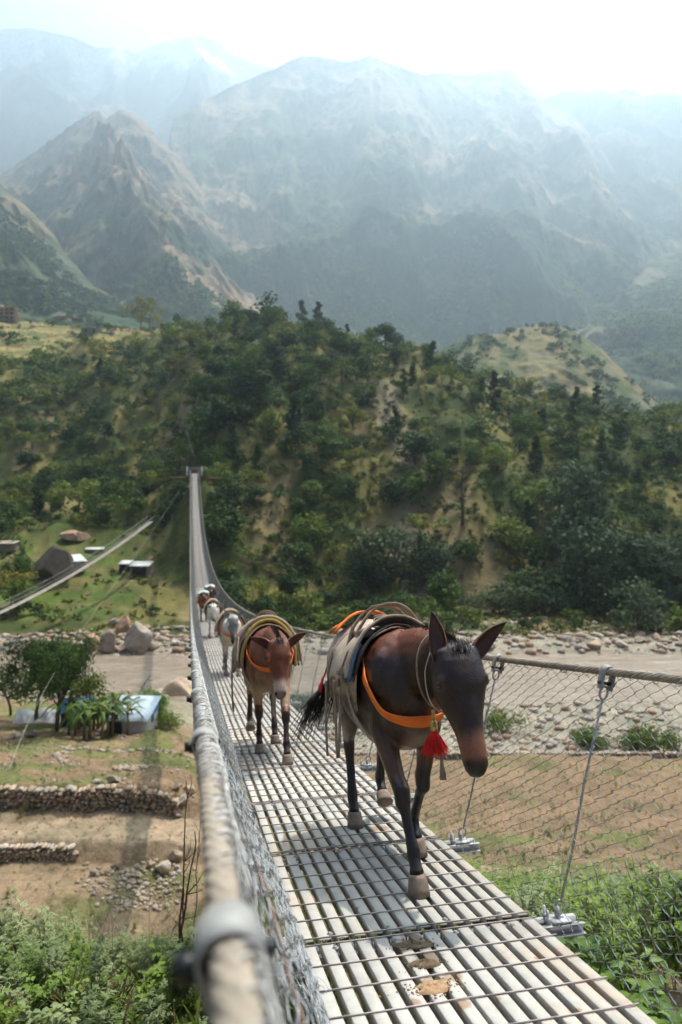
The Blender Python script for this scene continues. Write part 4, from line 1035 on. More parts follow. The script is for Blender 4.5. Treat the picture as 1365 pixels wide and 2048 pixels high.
def breast_band(root, G, mat, x0, z0, low, w=.045, ext=.03):
    P = []
    for s in (-1, 1):
        y0 = surf_y(G, x0, z0, s)+s*.014; y1 = surf_y(G, .42, z0*.55+low*.45, s)+s*.015
        side = [(x0, y0, z0), (x0+.06, y0*1.04, z0-.10), (.42, y1, z0*.5+low*.5), (.56, s*.185, low+.05), (.655, s*.10, low+.008)]
        P.append(side)
    pts = P[0]+[(.685, 0, low)]+P[1][::-1]; mb = MB(); pts = smoothpts(pts, 70)
    # width lies on the body: mostly vertical, turned along the flank
    f_ = np.clip(np.abs(pts[:, 1])/.2, 0, 1)[:, None]; strap(mb, pts, w, np.array([0.1, 0, 1.])*(1-f_)+np.array([.95, 0, .35])*f_, .004); return mb.build('breast_band', mat, root)
# ------------------------------------------------------------------ tack styles
def halter(root, G, mat, w=.014):
    H = G.H; mb = MB()
    loop = [H(.40+.0*math.cos(a), math.cos(a)*.088, math.sin(a)*.112-.022) for a in np.linspace(0, 2*math.pi, 30)]
    for s in (-1, 1): strap(mb, smoothpts([H(-.06, s*.080, -.05), H(.10, s*.106, -.085), H(.3, s*.108, -.095), H(.42, s*.085, -.10), H(.47, s*.03, -.118)], 16), w, G.fr, .003)
    return mb.build('halter', mat, root)

def style_first(root, G, q, vox):
    # under-felt, blanket with fringe, canvas pads
    g = drape(G, -.64, .30, .89, .010, seed=1); mb = MB(); sheet(mb, g, .008); fringe(mb, g, 0, q, .06, 380); fringe(mb, g, -1, q, .06, 200); mb.build('saddle_blanket', M_sack, root, smooth=True)
    g = drape(G, .26, .31, 1.00, .012, nx=7, seed=4, ztop=.01); mb = MB(); sheet(mb, g, .010); mb.build('felt_pad', M_felt, root, smooth=True)
    g = drape(G, .13, .27, 1.16, .034, nx=9, seed=6, ztop=.02, zl_r=.93); g = g[:, 2:10]; mb = MB(); sheet(mb, g, .014); mb.build('blue_pad', M_blue, root, smooth=True)
    g = drape(G, -.60, .13, .97, .026, nx=30, seed=2, fr_amp=.03, ztop=.015); mb = MB(); sheet(mb, g, .010); mb.build('canvas_cover', M_canvas, root, smooth=True)
    g = drape(G, .04, .27, 1.02, .046, nx=11, seed=9, ztop=.03); mb = MB(); sheet(mb, g, .014); mb.build('canvas_pad', M_canvas, root, smooth=True)
    mb = MB()
    for s in (-1,):
        pts = [(-.56, s*.275, 1.02), (-.60, s*.30, .92), (-.62, s*.31, .84)]
        gg = np.array([[(p[0]-.11*f*(1+.2*k), p[1]-s*.03*f, p[2]+.01*math.sin(k*2+f*5)) for f in np.linspace(0, 1, 8)] for k, p in enumerate(smoothpts(pts, 10))])
        sheet(mb, gg, .006)
    mb.build('rump_cloth', M_red, root, smooth=True)
    mb = MB(); gg = drape(G, -.56, -.42, 1.20, .070, nx=8, ny=21, seed=12, ztop=.03); sheet(mb, gg, .01); mb.build('orange_cloth', M_orange, root, smooth=True)
    for x, hgt, ln in ((.12, .145, .05), (-.07, .14, .04)):
        mb = MB(); arch(mb, x, G, hgt, .19, .07, .014, ln, .14); mb.build('saddle_arch', M_wood, root)
    for s in (-1, 1):
        mb = MB(); ring_loft(mb, [((x, s*(.15+.01*math.sin(x*9)), 1.245+.01*math.sin(x*7)), .028, .045) for x in np.linspace(-.22, .20, 9)], 12); mb.build('saddle_bar', M_strapb, root, smooth=True)
    # lashing rope coils on the saddle
    mb = MB(); 
    for k in range(7):
        c = np.array([q.uniform(-.12, .12), q.uniform(-.10, .06), 1.30+q.uniform(-.01, .03)]); a = np.linspace(0, q.uniform(5, 11), 30)
        mb.tube(np.stack([c[0]+np.cos(a)*(.03+.01*np.sin(a*.7)), c[1]+np.sin(a*1.1+k)*.05, c[2]+np.sin(a*.8+k)*.02], -1), .007, 6)
    for x in (-.36, .02):
        P = body_ring(G, x, x+.02, .050)[12:37]; strap(mb, P, .028, (1, 0, 0), .005)
    mb.build('lashing', M_strapb, root)
    Y_ = abs(surf_y(G, 0, .9, -1))+.06
    for x in (-.33, .155):
        for s in (-1, 1):
            y = s*(abs(surf_y(G, x, 1.0, s))+.055); mb = MB(); strap(mb, smoothpts([(x, y*.86, 1.16), (x+.005, y*.98, 1.07), (x+.003, y, 1.0), (x, y*1.02, .9), (x-.01, y, .80)], 20), .03, (1, 0, 0), .004); mb.build('hanging_strap', M_strapb, root)
    y = -Y_
    mb = MB(); strap(mb, smoothpts([(.15, y, .95), (.155, y-.005, .78), (.13, y-.012, .62), (.095, y-.012, .555), (.055, y-.01, .57), (.02, y-.005, .66), (-.005, y, .80), (-.015, y, .98)], 60), .022, (.8, .3, .2), .005); mb.build('hanging_strap', M_strapb, root)
    mb = MB(); strap(mb, smoothpts([(-.33, y*.98, .95), (-.335, y, .76), (-.33, y-.004, .62), (-.335, y, .49)], 30), .030, (1, .2, 0), .005); mb.build('hanging_strap', M_strapb, root)
    mb = MB(); strap(mb, smoothpts([(-.05, y*.98, .90), (-.055, y-.002, .80), (-.06, y, .72)], 12), .02, (1, .2, 0), .004); mb.build('hanging_strap', M_strapb, root)
    mb = MB(); strap(mb, smoothpts([(-.30, -y*.98, .95), (-.30, -y, .76), (-.295, -y+.004, .60)], 24), .026, (1, .2, 0), .005); mb.build('hanging_strap', M_strapb, root)
    mb = MB(); P = body_ring(G, .02, .24, .016); strap(mb, P, .055, (1, 0, .2), .005); mb.build('girth', M_strapw, root)
    breast_band(root, G, M_orange, .22, 1.17, .80, .060)
    halter(root, G, M_strapw, .012)
    # collar cord with bell and tassel under the throat
    n = G.neck; i = int(len(n)*.72); c = n[i]; tn = n[i+1]-n[i-1]; tn /= np.linalg.norm(tn); un = np.array([-tn[2], 0, tn[0]])
    mb = MB(); lp = [c+un*math.sin(a)*.168*(1.0 if math.sin(a) > 0 else 1.35)+np.array([0, math.cos(a)*.118, 0])+tn*.02*math.sin(a) for a in np.linspace(0, 2*math.pi, 36)]
    strap(mb, lp, .016, tn, .005); mb.build('collar', M_strapb, root)
    low = c-un*.255+np.array([.03, -.03, 0]); low = np.array([.84, .015, .775])
    mb = MB(); mb.tube([low+np.array([0, 0, .10]), low+np.array([0, 0, .045])], .009, 6); ring_loft(mb, [(low+np.array([0, 0, z]), r, r, (0, 1, 0)) for z, r in ((.05, .008), (.045, .017), (.02, .021), (.0, .020), (-.004, .012))], 12); mb.build('bell', M_brass, root, smooth=True)
    mb = MB(); roots = []; dirs = []
    for _i in range(520):
        a = q.uniform(0, 6.28); rr = q.random()**.6; roots.append(low+np.array([math.cos(a)*.008, math.sin(a)*.010, .0])); dirs.append(np.array([math.cos(a)*rr*.62, math.sin(a)*rr*.70, -1.0]))
    tube_strands(mb, roots, dirs, .122, .0026, .05, q, 5, .05); ico(mb, low+np.array([0, 0, -.034]), (.026, .029, .042)); mb.build('tassel', M_tassel, root)
    mb = MB(); strap(mb, smoothpts([low+np.array([0, .02, -.06]), low+np.array([.0, .028, -.13]), low+np.array([.002, .030, -.19]), low+np.array([0, .032, -.235])], 16), np.interp(np.linspace(0, 1, 16), [0, .3, .75, 1], [.008, .010, .030, .034]), (.35, .94, 0), .004); mb.build('neck_strap_end', M_strapb, root)

def style_second(root, G, q, vox):
    g = drape(G, -.62, .30, .86, .014, seed=3); mb = MB(); sheet(mb, g, .014); mb.build('saddle_blanket', M_sack, root, smooth=True)
    g = drape(G, -.55, .20, .92, .045, nx=22, seed=8, fr_amp=.03, ztop=.03); mb = MB(); sheet(mb, g, .018); mb.build('canvas_cover', M_canvas, root, smooth=True)
    for k, (x, o, z) in enumerate(((.26, .035, .84), (.16, .05, .96), (-.02, .06, 1.02))):
        P = body_ring(G, x, x+.02, o+.03*(k > 0)); i0 = 10; P = P[i0:49-i0]; P[:, 2] += np.clip(P[:, 2]-1.1, 0, 1)*.25
        P2 = smoothpts(P[::3], 40); mb = MB(); n = len(P2); mb.tube(P2, np.concatenate([np.linspace(.010, .021, 6), np.full(n-12, .022-.005*(k == 0)), np.linspace(.021, .010, 6)]), 9)
        mb.build('padded_roll', M_yellow if k == 0 else (M_sack if k % 2 else M_canvas), root, smooth=True)
    for x, hgt in ((.06, .155), (-.13, .14)):
        mb = MB(); arch(mb, x, G, hgt, .165, .045, .014, .03, .12); mb.build('saddle_arch', M_wood, root)
    mb = MB()
    for k in range(34):
        s = q.choice([-1, -1, 1]); x = q.uniform(-.5, .2); y = s*(abs(surf_y(G, x, .95, s))+.07+q.uniform(0, .02))
        mb.tube(sag((x, y*.9, 1.12+q.uniform(-.05, .1)), (x+q.gauss(0, .08), y, .90+q.uniform(-.10, .06)), -.02, 8), q.uniform(.004, .009), 5)
    y = -(abs(surf_y(G, -.1, .9, -1))+.08)
    for x in (-.28, -.20, -.12): mb.tube(smoothpts([(x, y, 1.0), (x-.01, y-.01, .7), (x+.01, y-.005, .48), (x+.03, y, .40), (x+.05, y, .5)], 20), .006, 5)
    mb.build('lashing', M_strapb, root)
    breast_band(root, G, M_orange, .26, 1.13, .86, .046)
    mb = MB(); P = body_ring(G, .10, .26, .016); strap(mb, P, .045, (1, 0, .2), .005); mb.build('girth', M_strapw, root)
    mb = MB(); strap(mb, smoothpts([(.78, -.02, .74), (.78, -.02, .60), (.775, -.018, .50), (.775, -.018, .43)], 12), .028, (.3, .95, 0), .004); mb.build('neck_strap_end', M_strapb, root)

def style_simple(blanket, band, load=None, load2=None):
    def f(root, G, q, vox):
        g = drape(G, -.60, .30, .84, .016, nx=14, ny=21, seed=5); mb = MB(); sheet(mb, g, .016); mb.build('saddle_blanket', blanket, root, smooth=True)
        g = drape(G, -.45, .22, .95, .06, nx=12, ny=21, seed=8, fr_amp=.03, ztop=.06); mb = MB(); sheet(mb, g, .03); mb.build('pack_pad', M_sack, root, smooth=True)
        for x in (.1, -.1):
            mb = MB(); arch(mb, x, G, .13, .17, .05, .016, .03, .12); mb.build('saddle_arch', M_wood, root)
        if band: breast_band(root, G, band, .26, 1.13, .86, .06)
        for ld, c, r in ((load, (-.12, .0, 1.33), (.30, .27, .12)), (load2, (-.42, -.16, 1.28), (.20, .17, .15))):
            if ld:
                mb = MB(); ico(mb, c, r, (.1, .1, .3), 3); V = mb.v[0]; V += (fbm(V[:, 0]*9, V[:, 1]*9+V[:, 2]*7, 3, 3)[:, None]-.5)*.10; mb.build('load', ld, root, smooth=True)
    return f

walk = dict(fr=(.74, 0, .60, .42), fl=(.12, .0, .28, .41), hr=(-.57, 0, -.64, .48), hl=(-.80, .10, -.78, .52))
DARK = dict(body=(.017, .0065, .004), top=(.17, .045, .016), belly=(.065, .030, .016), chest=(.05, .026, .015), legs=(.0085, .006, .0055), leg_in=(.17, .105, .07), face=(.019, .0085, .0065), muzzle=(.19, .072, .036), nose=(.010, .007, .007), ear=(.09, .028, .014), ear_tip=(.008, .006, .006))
p1_ = dict(poll=(1.00, .095, 1.155), muz=(1.17, .105, .625), yaw=-.02, hs=1.30, fr=(.73, 0, .60, .42), fl=(.14, .0, .27, .42), hr=(-.56, 0, -.66, .50), hl=(-.74, .07, -.71, .50),
           fethl=(-.80, .12, .235), tilthl=-.75, fly=-.03, frY=0, fry=.045, tail=-.62)
ears1 = [(None, (-.05, -.015, .225), (.75, -.60, .1)), (None, (.02, .185, .155), (.85, .1, -.3))]
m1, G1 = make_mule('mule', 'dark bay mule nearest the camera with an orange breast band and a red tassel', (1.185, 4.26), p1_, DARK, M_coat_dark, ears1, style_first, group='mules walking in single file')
CHES = dict(body=(.150, .048, .022), top=(.15, .045, .022), belly=(.34, .22, .14), chest=(.24, .13, .08), legs=(.028, .012, .009), leg_in=(.28, .17, .11), face=(.12, .032, .014), muzzle=(.42, .31, .25), nose=(.16, .12, .11), ear=(.16, .045, .02), ear_tip=(.03, .012, .01))
p2_ = dict(hs=1.18, poll=(.98, .02, 1.12), muz=(1.13, .01, .64), yaw=.0, fl=(.78, 0, .64, .41), fr=(.10, 0, .24, .41), hl=(-.42, 0, -.58, .50), hr=(-.82, .09, -.77, .52), fethr=(-.87, -.12, .25), tilthr=-.75, fry=.03, fly=-.02, tail=.1)
ears2 = [(None, (-.03, -.20, .075), (.8, .0, -.5)), (None, (.0, .20, .105), (.8, .0, -.5))]
m2, G2 = make_mule('mule', 'chestnut mule with dark stockings and pale muzzle, second in the file behind the dark bay', (.80, 7.80), p2_, CHES, M_coat, ears2, style_second, group='mules walking in single file')
GREY = dict(body=(.50, .47, .42), belly=(.55, .45, .36), chest=(.5, .40, .32), legs=(.16, .13, .12), face=(.085, .09, .10), muzzle=(.05, .053, .058), nose=(.015, .015, .016), ear=(.34, .33, .32))
p3_ = dict(hs=1.25, poll=(.92, 0, 1.25), muz=(1.10, .0, .72), yaw=.0, fl=(.60, 0, .52, .41), fr=(.32, .0, .38, .41), hl=(-.52, 0, -.62, .50), hr=(-.70, .03, -.74, .5), tail=-.3)
ears3 = [(None, (-.02, -.11, .185), (1, 0, 0)), (None, (.0, .12, .18), (1, 0, 0))]
m3, G3 = make_mule('mule', 'grey mule with dark nose and upright ears, third in the file', (.90, 16.75), p3_, GREY, M_coat_grey, ears3, style_simple(M_sack, M_orange), .016, group='mules walking in single file', hair=M_manel)
WHT = dict(body=(.62, .57, .50), chest=(.5, .40, .33), legs=(.42, .34, .28), face=(.60, .55, .50), muzzle=(.34, .28, .25), nose=(.08, .07, .07), ear=(.6, .55, .5))
ears4 = [(None, (-.02, -.19, .06), (1, 0, -.2)), (None, (.0, .19, .06), (1, 0, -.2))]
p4_ = dict(hs=1.2, poll=(.94, 0, 1.16), muz=(1.08, .0, .65), yaw=.0, fr=(.58, 0, .52, .41), fl=(.30, .0, .38, .41), hr=(-.52, 0, -.62, .50), hl=(-.70, .03, -.74, .5), tail=.1)
m4, G4 = make_mule('mule', 'white mule with drooping sideways ears and a brown pack saddle, fourth in the file', (.86, 28.8), p4_, WHT, M_coat_grey, ears4, style_simple(cloth('brown blanket', (.12, .06, .045), (.06, .03, .025)), None), .018, group='mules walking in single file', hair=M_manel)
BRN = dict(body=(.10, .04, .02), legs=(.03, .015, .01), chest=(.16, .07, .04), face=(.09, .03, .015), muzzle=(.2, .12, .08), nose=(.02, .015, .012), ear=(.10, .035, .018))
m5, G5 = make_mule('mule', 'brown mule in orange trappings carrying a pale green bundle, fifth in the file', (.66, 37.0), p3_, BRN, M_coat, ears3, style_simple(M_orange, M_orange, M_loadt), .020, group='mules walking in single file')
m6, G6 = make_mule('mule', 'dark brown mule with white sacks, farthest back in the file, near the netting', (1.14, 43.0), p4_, DARK, M_coat_dark, ears4, style_simple(M_red, None, M_loadw, M_loadw), .020, group='mules walking in single file')
# ================================================================== VEGETATION
def crown_mesh(seed, h=1.0, lobes=9, quads=700, leaf=.055, shape='round', inner=.35):
    """leaf faces in clumps filling a crown of unit height, base at 0"""
    q = np.random.default_rng(seed); cs = []
    for k in range(lobes):
        if shape == 'round': a = q.uniform(0, 6.28); zz = q.uniform(.16, .84); rr = .31*math.sqrt(q.random())*(1.25-abs(zz-.45)*1.3); r = q.uniform(.12, .20)
        elif shape == 'tall': a = q.uniform(0, 6.28); zz = .12+.80*(k+.5)/lobes; rr = .15*(1.1-zz)*q.uniform(.2, 1.4); r = q.uniform(.07, .12)*(1.35-zz)
        elif shape == 'flat': a = q.uniform(0, 6.28); zz = q.uniform(.42, .86); rr = .48*math.sqrt(q.random()); r = q.uniform(.10, .18)
        else: a = q.uniform(0, 6.28); zz = q.uniform(.16, .62); rr = .46*math.sqrt(q.random()); r = q.uniform(.15, .28)
        cs.append((math.cos(a)*rr, math.sin(a)*rr, zz, r))
    cs = np.array(cs); n = quads; k = q.integers(0, len(cs), n); d = q.normal(size=(n, 3)); d /= np.linalg.norm(d, axis=1)[:, None]
    rad = cs[k, 3]*np.where(q.random(n) < inner, q.uniform(.2, .9, n), q.uniform(.85, 1.18, n))
    P = cs[k, :3]+d*rad[:, None]*np.array([1.1, 1.1, .85])
    if shape == 'bush': P[:, 2] = np.abs(P[:, 2])
    return leafquads(P, d, leaf, q), cs
def leafquads(P, d, leaf, q, asp=.55, flat=.5):
    n = len(P); nrm = d+q.normal(size=(n, 3))*.7+np.array([0, 0, flat]); nrm /= np.linalg.norm(nrm, axis=1)[:, None]
    a = np.cross(nrm, q.normal(size=(n, 3))); a /= np.linalg.norm(a, axis=1)[:, None]; b = np.cross(nrm, a)
    s = leaf*q.uniform(.6, 1.5, n)[:, None]
    V = np.stack([P-a*s, P-b*s*asp+nrm*s*.15, P+a*s, P+b*s*asp+nrm*s*.15], 1).reshape(-1, 3)
    return V, np.arange(4*n).reshape(-1, 4)
def trunk_mb(cs, q, base_r=.028, top=.6, lean=0.0, limbs=5, h0=.0):
    mb = MB(); pts = [(lean*t*t*.3+.012*math.sin(t*9), .012*math.cos(t*7), -.04+(top+.04)*t) for t in np.linspace(0, 1, 7)]
    mb.tube(pts, np.linspace(base_r, base_r*.45, 7), 7)
    for c in list(cs)[:limbs]:
        t = q.uniform(.35, .8); a = np.array(pts[int(t*6)]); b = np.array(c[:3]); m = (a+b)/2+np.array([0, 0, -.03])
        mb.tube([a, m, b], [base_r*.5, base_r*.33, base_r*.12], 5)
    return mb
G_DARK = leafmat('dark foliage', [(.014, .032, .010), (.032, .064, .015), (.062, .100, .020)], .22, .75, .10, .12)
G_MID = leafmat('mid foliage', [(.034, .068, .011), (.075, .120, .018), (.145, .175, .030)], .26, .75, .10, .12)
G_YEL = leafmat('yellow green foliage', [(.060, .085, .012), (.125, .145, .018), (.20, .18, .035)], .28, .75, .14, .12)
G_GREY = leafmat('grey green foliage', [(.030, .052, .024), (.055, .082, .038), (.085, .115, .055)], .22, .75, .10, .12)
G_BRN = leafmat('dry brown foliage', [(.075, .055, .022), (.13, .095, .035), (.19, .14, .055)], .15, .7, .12)
G_NEAR = leafmat('fresh weed leaves', [(.09, .15, .022), (.17, .25, .035), (.30, .36, .06)], .45, .55, 2.0, .25)
G_NEARD = leafmat('broad dark leaves', [(.05, .11, .022), (.10, .19, .035), (.19, .28, .06)], .42, .5, 2.5, .3)
G_MUG = leafmat('mugwort leaves', [(.13, .175, .075), (.24, .285, .13), (.37, .40, .20)], .40, .6, 1.5, .2)
M_bark = simple('bark', (.085, .065, .048), .95, 0, .1, .35, 6, .6, .02)
M_barkg = simple('grey bark', (.17, .145, .12), .95, 0, .1, .35, 6, .6, .02)
M_straw = simple('dry stems', (.36, .26, .155), .85, 0, .2, .3, 12)
M_stalk = simple('brown dead stalk', (.20, .12, .075), .85, 0, .2, .35, 10)
M_stem = simple('green stem', (.085, .11, .035), .7, 0, .3, .2, 10)

KINDS = {}
def kind(name, mats, shape, nvar, quads, leaf, lobes, top, br, label):
    L = []
    for v in range(nvar):
        (V, F), cs = crown_mesh(hash_(name)+v*17, 1, lobes, quads, leaf, shape); q = random.Random(v)
        c = MB().add(V, F).build('crown', mats[v % len(mats)]); t = trunk_mb(cs, q, br, top).build('trunk', M_bark)
        L.append((c.data, t.data)); bpy.data.objects.remove(c); bpy.data.objects.remove(t)
    KINDS[name] = (L, label, (shape, quads, leaf, lobes))
def hash_(s): return sum(ord(c)*(i+3) for i, c in enumerate(s)) % 9973
kind('broadleaf_tree', [G_DARK, G_MID, G_DARK], 'round', 7, 980, .042, 16, .6, .022, 'dark green round-crowned tree among others on the slope beyond the river')
kind('conifer_tree', [G_DARK, G_DARK], 'tall', 3, 800, .032, 15, .85, .016, 'narrow dark green conifer standing on the slope beyond the river')
kind('willow_tree', [G_GREY, G_GREY], 'round', 5, 1300, .032, 18, .6, .020, 'tall grey-green tree in the grove at the foot of the slope right of the mules')
kind('pale_tree', [G_YEL, G_MID], 'flat', 4, 620, .040, 13, .75, .018, 'yellow-green flat-topped tree on the slope beyond the river')
kind('bush', [G_MID, G_YEL, G_DARK, G_YEL, G_MID], 'bush', 6, 420, .068, 9, .4, .018, 'low rounded green bush on the slope beyond the river')
USE = {k: 0 for k in KINDS}
def tree(kd, x, y, h, label=None, group=None, wide=1.0, cat=None, z=None, rz=None):
    L, lab, _i = KINDS[kd]; c, t = L[rnd.randrange(len(L))]; zz = tz(x, y)-.1 if z is None else z
    r = empty(kd, (x, y, zz), rnd.uniform(0, 6.28) if rz is None else rz); tag(r, label or lab, cat or ('bush' if kd == 'bush' else 'tree'), group)
    a = bpy.data.objects.new('crown', c); b = bpy.data.objects.new('trunk', t)
    for o in (a, b): col.objects.link(o); o.parent = r; o.scale = (h*wide, h*wide, h)
    return r

cand = []
q = np.random.default_rng(5)
def slope_pt(px, v):
    cd = np.interp(px, CREST_PX, CREST_D); d = 118+(cd-118)*v; return (px-682.5)/FP*d, d
def dens(px, v, x, y):
    n = float(fbm(np.array([x/22.]), np.array([y/26.]), 3, 61)[0])
    left = np.interp(px, [-200, 300, 420, 560, 700, 850, 1000, 1200, 1400], [1.2, 1.2, 1.2, 1.0, .55, .22, .20, .26, .28])
    if px < 400 and v < .12: left = .2
    if px < 420 and y > 365: return .05
    if 90 < px < 345 and 118 < y < 170: return .02
    if 830 < px < 1090 and .12 < v < .42: left = .14
    if v > .93: left *= .75
    if 400 < px < 900 and v < .15: left = .35
    if 740 < px < 900 and .15 < v < .6: left *= .35
    return left*(.35+1.3*(n > .47)+.25*(n > .40))
for _i in range(15000):
    px = q.uniform(-260, 1600); v = q.uniform(.015, 1.0)**.9; x, y = slope_pt(px, v)
    if q.random() > dens(px, v, x, y): continue
    tt = BB[0]*x+BB[1]*y; uu = CC[0]*x+CC[1]*y
    if abs(uu-1) < 3.4 and tt < 168: continue
    if abs(uu-1) < 5 and 120 < tt < 158: continue
    cand.append((px, v, x, y, q.random(), q.random()))
placed = []; grid = {}
for c in cand:
    px, v, x, y, r1, r2 = c
    big = r1 < (.50 if px < 640 else .24); hh = (4.2+5.2*r2) if big else (1.6+2.2*r2)
    sp = hh*(.40 if big else .36); k = (int(x//6), int(y//6)); ok = True
    for a in (-1, 0, 1):
        for b in (-1, 0, 1):
            for (X, Y, S) in grid.get((k[0]+a, k[1]+b), []):
                if (X-x)**2+(Y-y)**2 < ((S+sp)*.78)**2: ok = False
    if ok: grid.setdefault(k, []).append((x, y, sp)); placed.append((hh/y*FP, px, v, x, y, hh, big, r2, r1))
vis = [p for p in placed if -30 < p[1] < 1395]; oth = [p for p in placed if not (-30 < p[1] < 1395)]
vis.sort(reverse=True); indiv = vis[:262]; rest = vis[262:]+oth
def choose(p):
    _s, px, v, x, y, hh, big, r2, r1 = p
    if not big: return 'bush'
    t = (r1*7.77+r2*3.3) % 1
    if t < .10: return 'conifer_tree'
    if t < .24: return 'pale_tree'
    if px > 1080 and v < .35: return 'willow_tree'
    return 'broadleaf_tree'
GRP = {'bush': 'bushes on the slope beyond the river', 'conifer_tree': 'conifers on the slope beyond the river', 'pale_tree': 'yellow-green trees on the slope beyond the river', 'broadleaf_tree': 'trees on the slope beyond the river', 'willow_tree': 'grey-green trees at the foot of the slope'}
def where(px, v):
    r_ = 'at the foot of' if v < .10 else 'low on' if v < .25 else 'below the middle of' if v < .42 else 'above the middle of' if v < .6 else 'high on' if v < .8 else 'close below the crest of'
    c_ = ('at the far left' if px < 90 else 'above the small footbridge' if px < 230 else 'left of the bridge' if px < 375 else 'right of the bridge end' if px < 520 else 'above the second mule' if px < 660 else 'above the pack saddle' if px < 820 else 'near the pale scar' if px < 960 else 'above the dead tree' if px < 1110 else 'by the grove' if px < 1260 else 'at the right edge')
    return r_+' the slope '+c_
LOOK = {'bush': 'rounded bush', 'conifer_tree': 'dark conifer', 'pale_tree': 'yellow-green tree', 'broadleaf_tree': 'leafy tree', 'willow_tree': 'grey-green tree'}
for p in indiv:
    k = choose(p); sz = ('small ' if p[5] < (2.4 if k == 'bush' else 5.8) else 'large ' if p[5] > (3.1 if k == 'bush' else 7.8) else 'middling ')+('' if k != 'broadleaf_tree' else 'spreading ' if ((p[7]*7) % 1) > .5 else 'upright '); tree(k, p[3], p[4], p[5]*(1.25 if k == 'conifer_tree' else 1), label=sz+LOOK[k]+' '+where(p[1], p[2]), group=GRP[k], wide=.95+.35*((p[7]*7) % 1))
# the remaining small growth: one mass
def zband(v): return 'at the foot of' if v < .10 else 'low on' if v < .25 else 'below the middle of' if v < .42 else 'above the middle of' if v < .6 else 'high on' if v < .8 else 'close below the crest of'
def mass(name, pts, mats, shape, quads, leaf, lobes, seed, hscale=1.0):
    mb = MB(); protos = [crown_mesh(seed+i, 1, lobes, quads, leaf, shape)[0] for i in range(8)]; q = np.random.default_rng(seed)
    for (x, y, z, h, mi) in pts:
        V, F = protos[q.integers(8)]; a = q.uniform(0, 6.28); c, s = math.cos(a), math.sin(a); w = h*q.uniform(.9, 1.4)
        mb.mi = mi; mb.add(np.stack([(V[:, 0]*c-V[:, 1]*s)*w+x, (V[:, 0]*s+V[:, 1]*c)*w+y, V[:, 2]*h+z], -1), F)
    o = mb.build(name, mats); tag(o, kind='stuff'); return o
X = np.array([p[3] for p in rest]); Y = np.array([p[4] for p in rest]); Z = terr(X, Y)
mass('undergrowth', [(X[i], Y[i], Z[i]-.1, rest[i][5], int(rest[i][7]*37) % 4) for i in range(len(rest))], [G_MID, G_DARK, G_YEL, G_DARK], 'bush', 130, .085, 7, 300)
# low scrub and dry grass tufts over the open parts
pp = []
for _i in range(7000):
    px = q.uniform(-200, 1550); v = q.uniform(0, 1.0); x, y = slope_pt(px, v)
    tt = BB[0]*x+BB[1]*y; uu = CC[0]*x+CC[1]*y
    if abs(uu-1) < 2.6 and tt < 166: continue
    pp.append((x, y, q.uniform(.5, 1.5), px, v))
X = np.array([p[0] for p in pp]); Y = np.array([p[1] for p in pp]); Z = terr(X, Y)
mass('scrub', [(X[i], Y[i], Z[i]-.1, pp[i][2], int(rg.choice([0, 1, 2, 2, 3, 1]))) for i in range(len(pp))], [G_MID, G_YEL, G_BRN, G_DARK], 'bush', 30, .17, 5, 400)

# grove at the foot of the slope on the right and other trees one can point at
def at(kd, px, py_base, h_px, label, d=None, wide=1.0, group=None, cat=None):
    if d is None:
        g = ground_hit(px, py_base, 40, 420)
        if g is None: return None
    else: g = np.array([(px-682.5)/FP*d, d, tz((px-682.5)/FP*d, d)])
    return tree(kd, g[0], g[1], h_px/FP*g[1], label, group, wide, cat, z=g[2]-.15)
gr = 'grey-green trees of the riverside grove on the right'
ORD = ['first', 'second', 'third', 'fourth', 'fifth', 'sixth', 'seventh', 'eighth', 'ninth', 'tenth', 'eleventh', 'twelfth', 'thirteenth', 'fourteenth']; GO = sorted([1140, 1175, 1200, 1165, 1235, 1250, 1290, 1330, 1362, 1215, 1400, 1305, 1440])
for px, py, h in ((1140, 1120, 190), (1175, 1165, 160), (1200, 1210, 130), (1165, 1225, 165), (1235, 1200, 150), (1250, 1228, 160), (1290, 1225, 150), (1330, 1228, 140), (1362, 1225, 150), (1215, 1232, 100), (1400, 1225, 150), (1305, 1180, 110), (1440, 1215, 130)):
    at('willow_tree', px, py, h*1.12, 'grey-green tree of the riverside grove, '+ORD[GO.index(px)]+' from the left', wide=.95, group=gr)
for px, py, h, w in ((1000, 1228, 70, 1.5), (1045, 1228, 62, 1.5), (1090, 1230, 66, 1.4), (1125, 1230, 56, 1.4), (960, 1228, 50, 1.4), (905, 1225, 60, 1.2)):
    at('willow_tree', px, py, h, 'low willow scrub at the water edge, '+ORD[[905, 960, 1000, 1045, 1090, 1125].index(px)]+' of six from the left', wide=w, group='willow scrub at the water edge', cat='bush')
for px, py, h, w in ((740, 1160, 110, 1.0), (790, 1170, 125, 1.1), (845, 1175, 120, 1.1), (715, 1170, 80, 1.1), (760, 1175, 80, 1.2), (870, 1170, 90, 1.0)):
    at('willow_tree', px, py, h, 'blue-green tree in the clump above the first mule, '+ORD[[715, 740, 760, 790, 845, 870].index(px)]+' from the left', wide=w, group='clump of trees above the first mule')
at('broadleaf_tree', 432, 880, 95, 'big round dark tree above the far end of the footbridge', wide=1.25)
at('conifer_tree', 590, 905, 130, 'tall dark conifer in the middle of the slope, tallest of its group', wide=1.1)
at('broadleaf_tree', 505, 800, 90, 'dense dark tree with a domed crown near the ridge top left of centre', wide=1.2)
at('conifer_tree', 990, 830, 95, 'dark narrow conifer near the ridge on the right half of the slope', wide=1.0)
at('broadleaf_tree', 785, 1015, 75, 'lone dark bushy tree on the bare scar right of the slope centre', wide=1.1)
at('broadleaf_tree', 830, 930, 90, 'dark tree standing above the pale scar on the slope', wide=1.2)
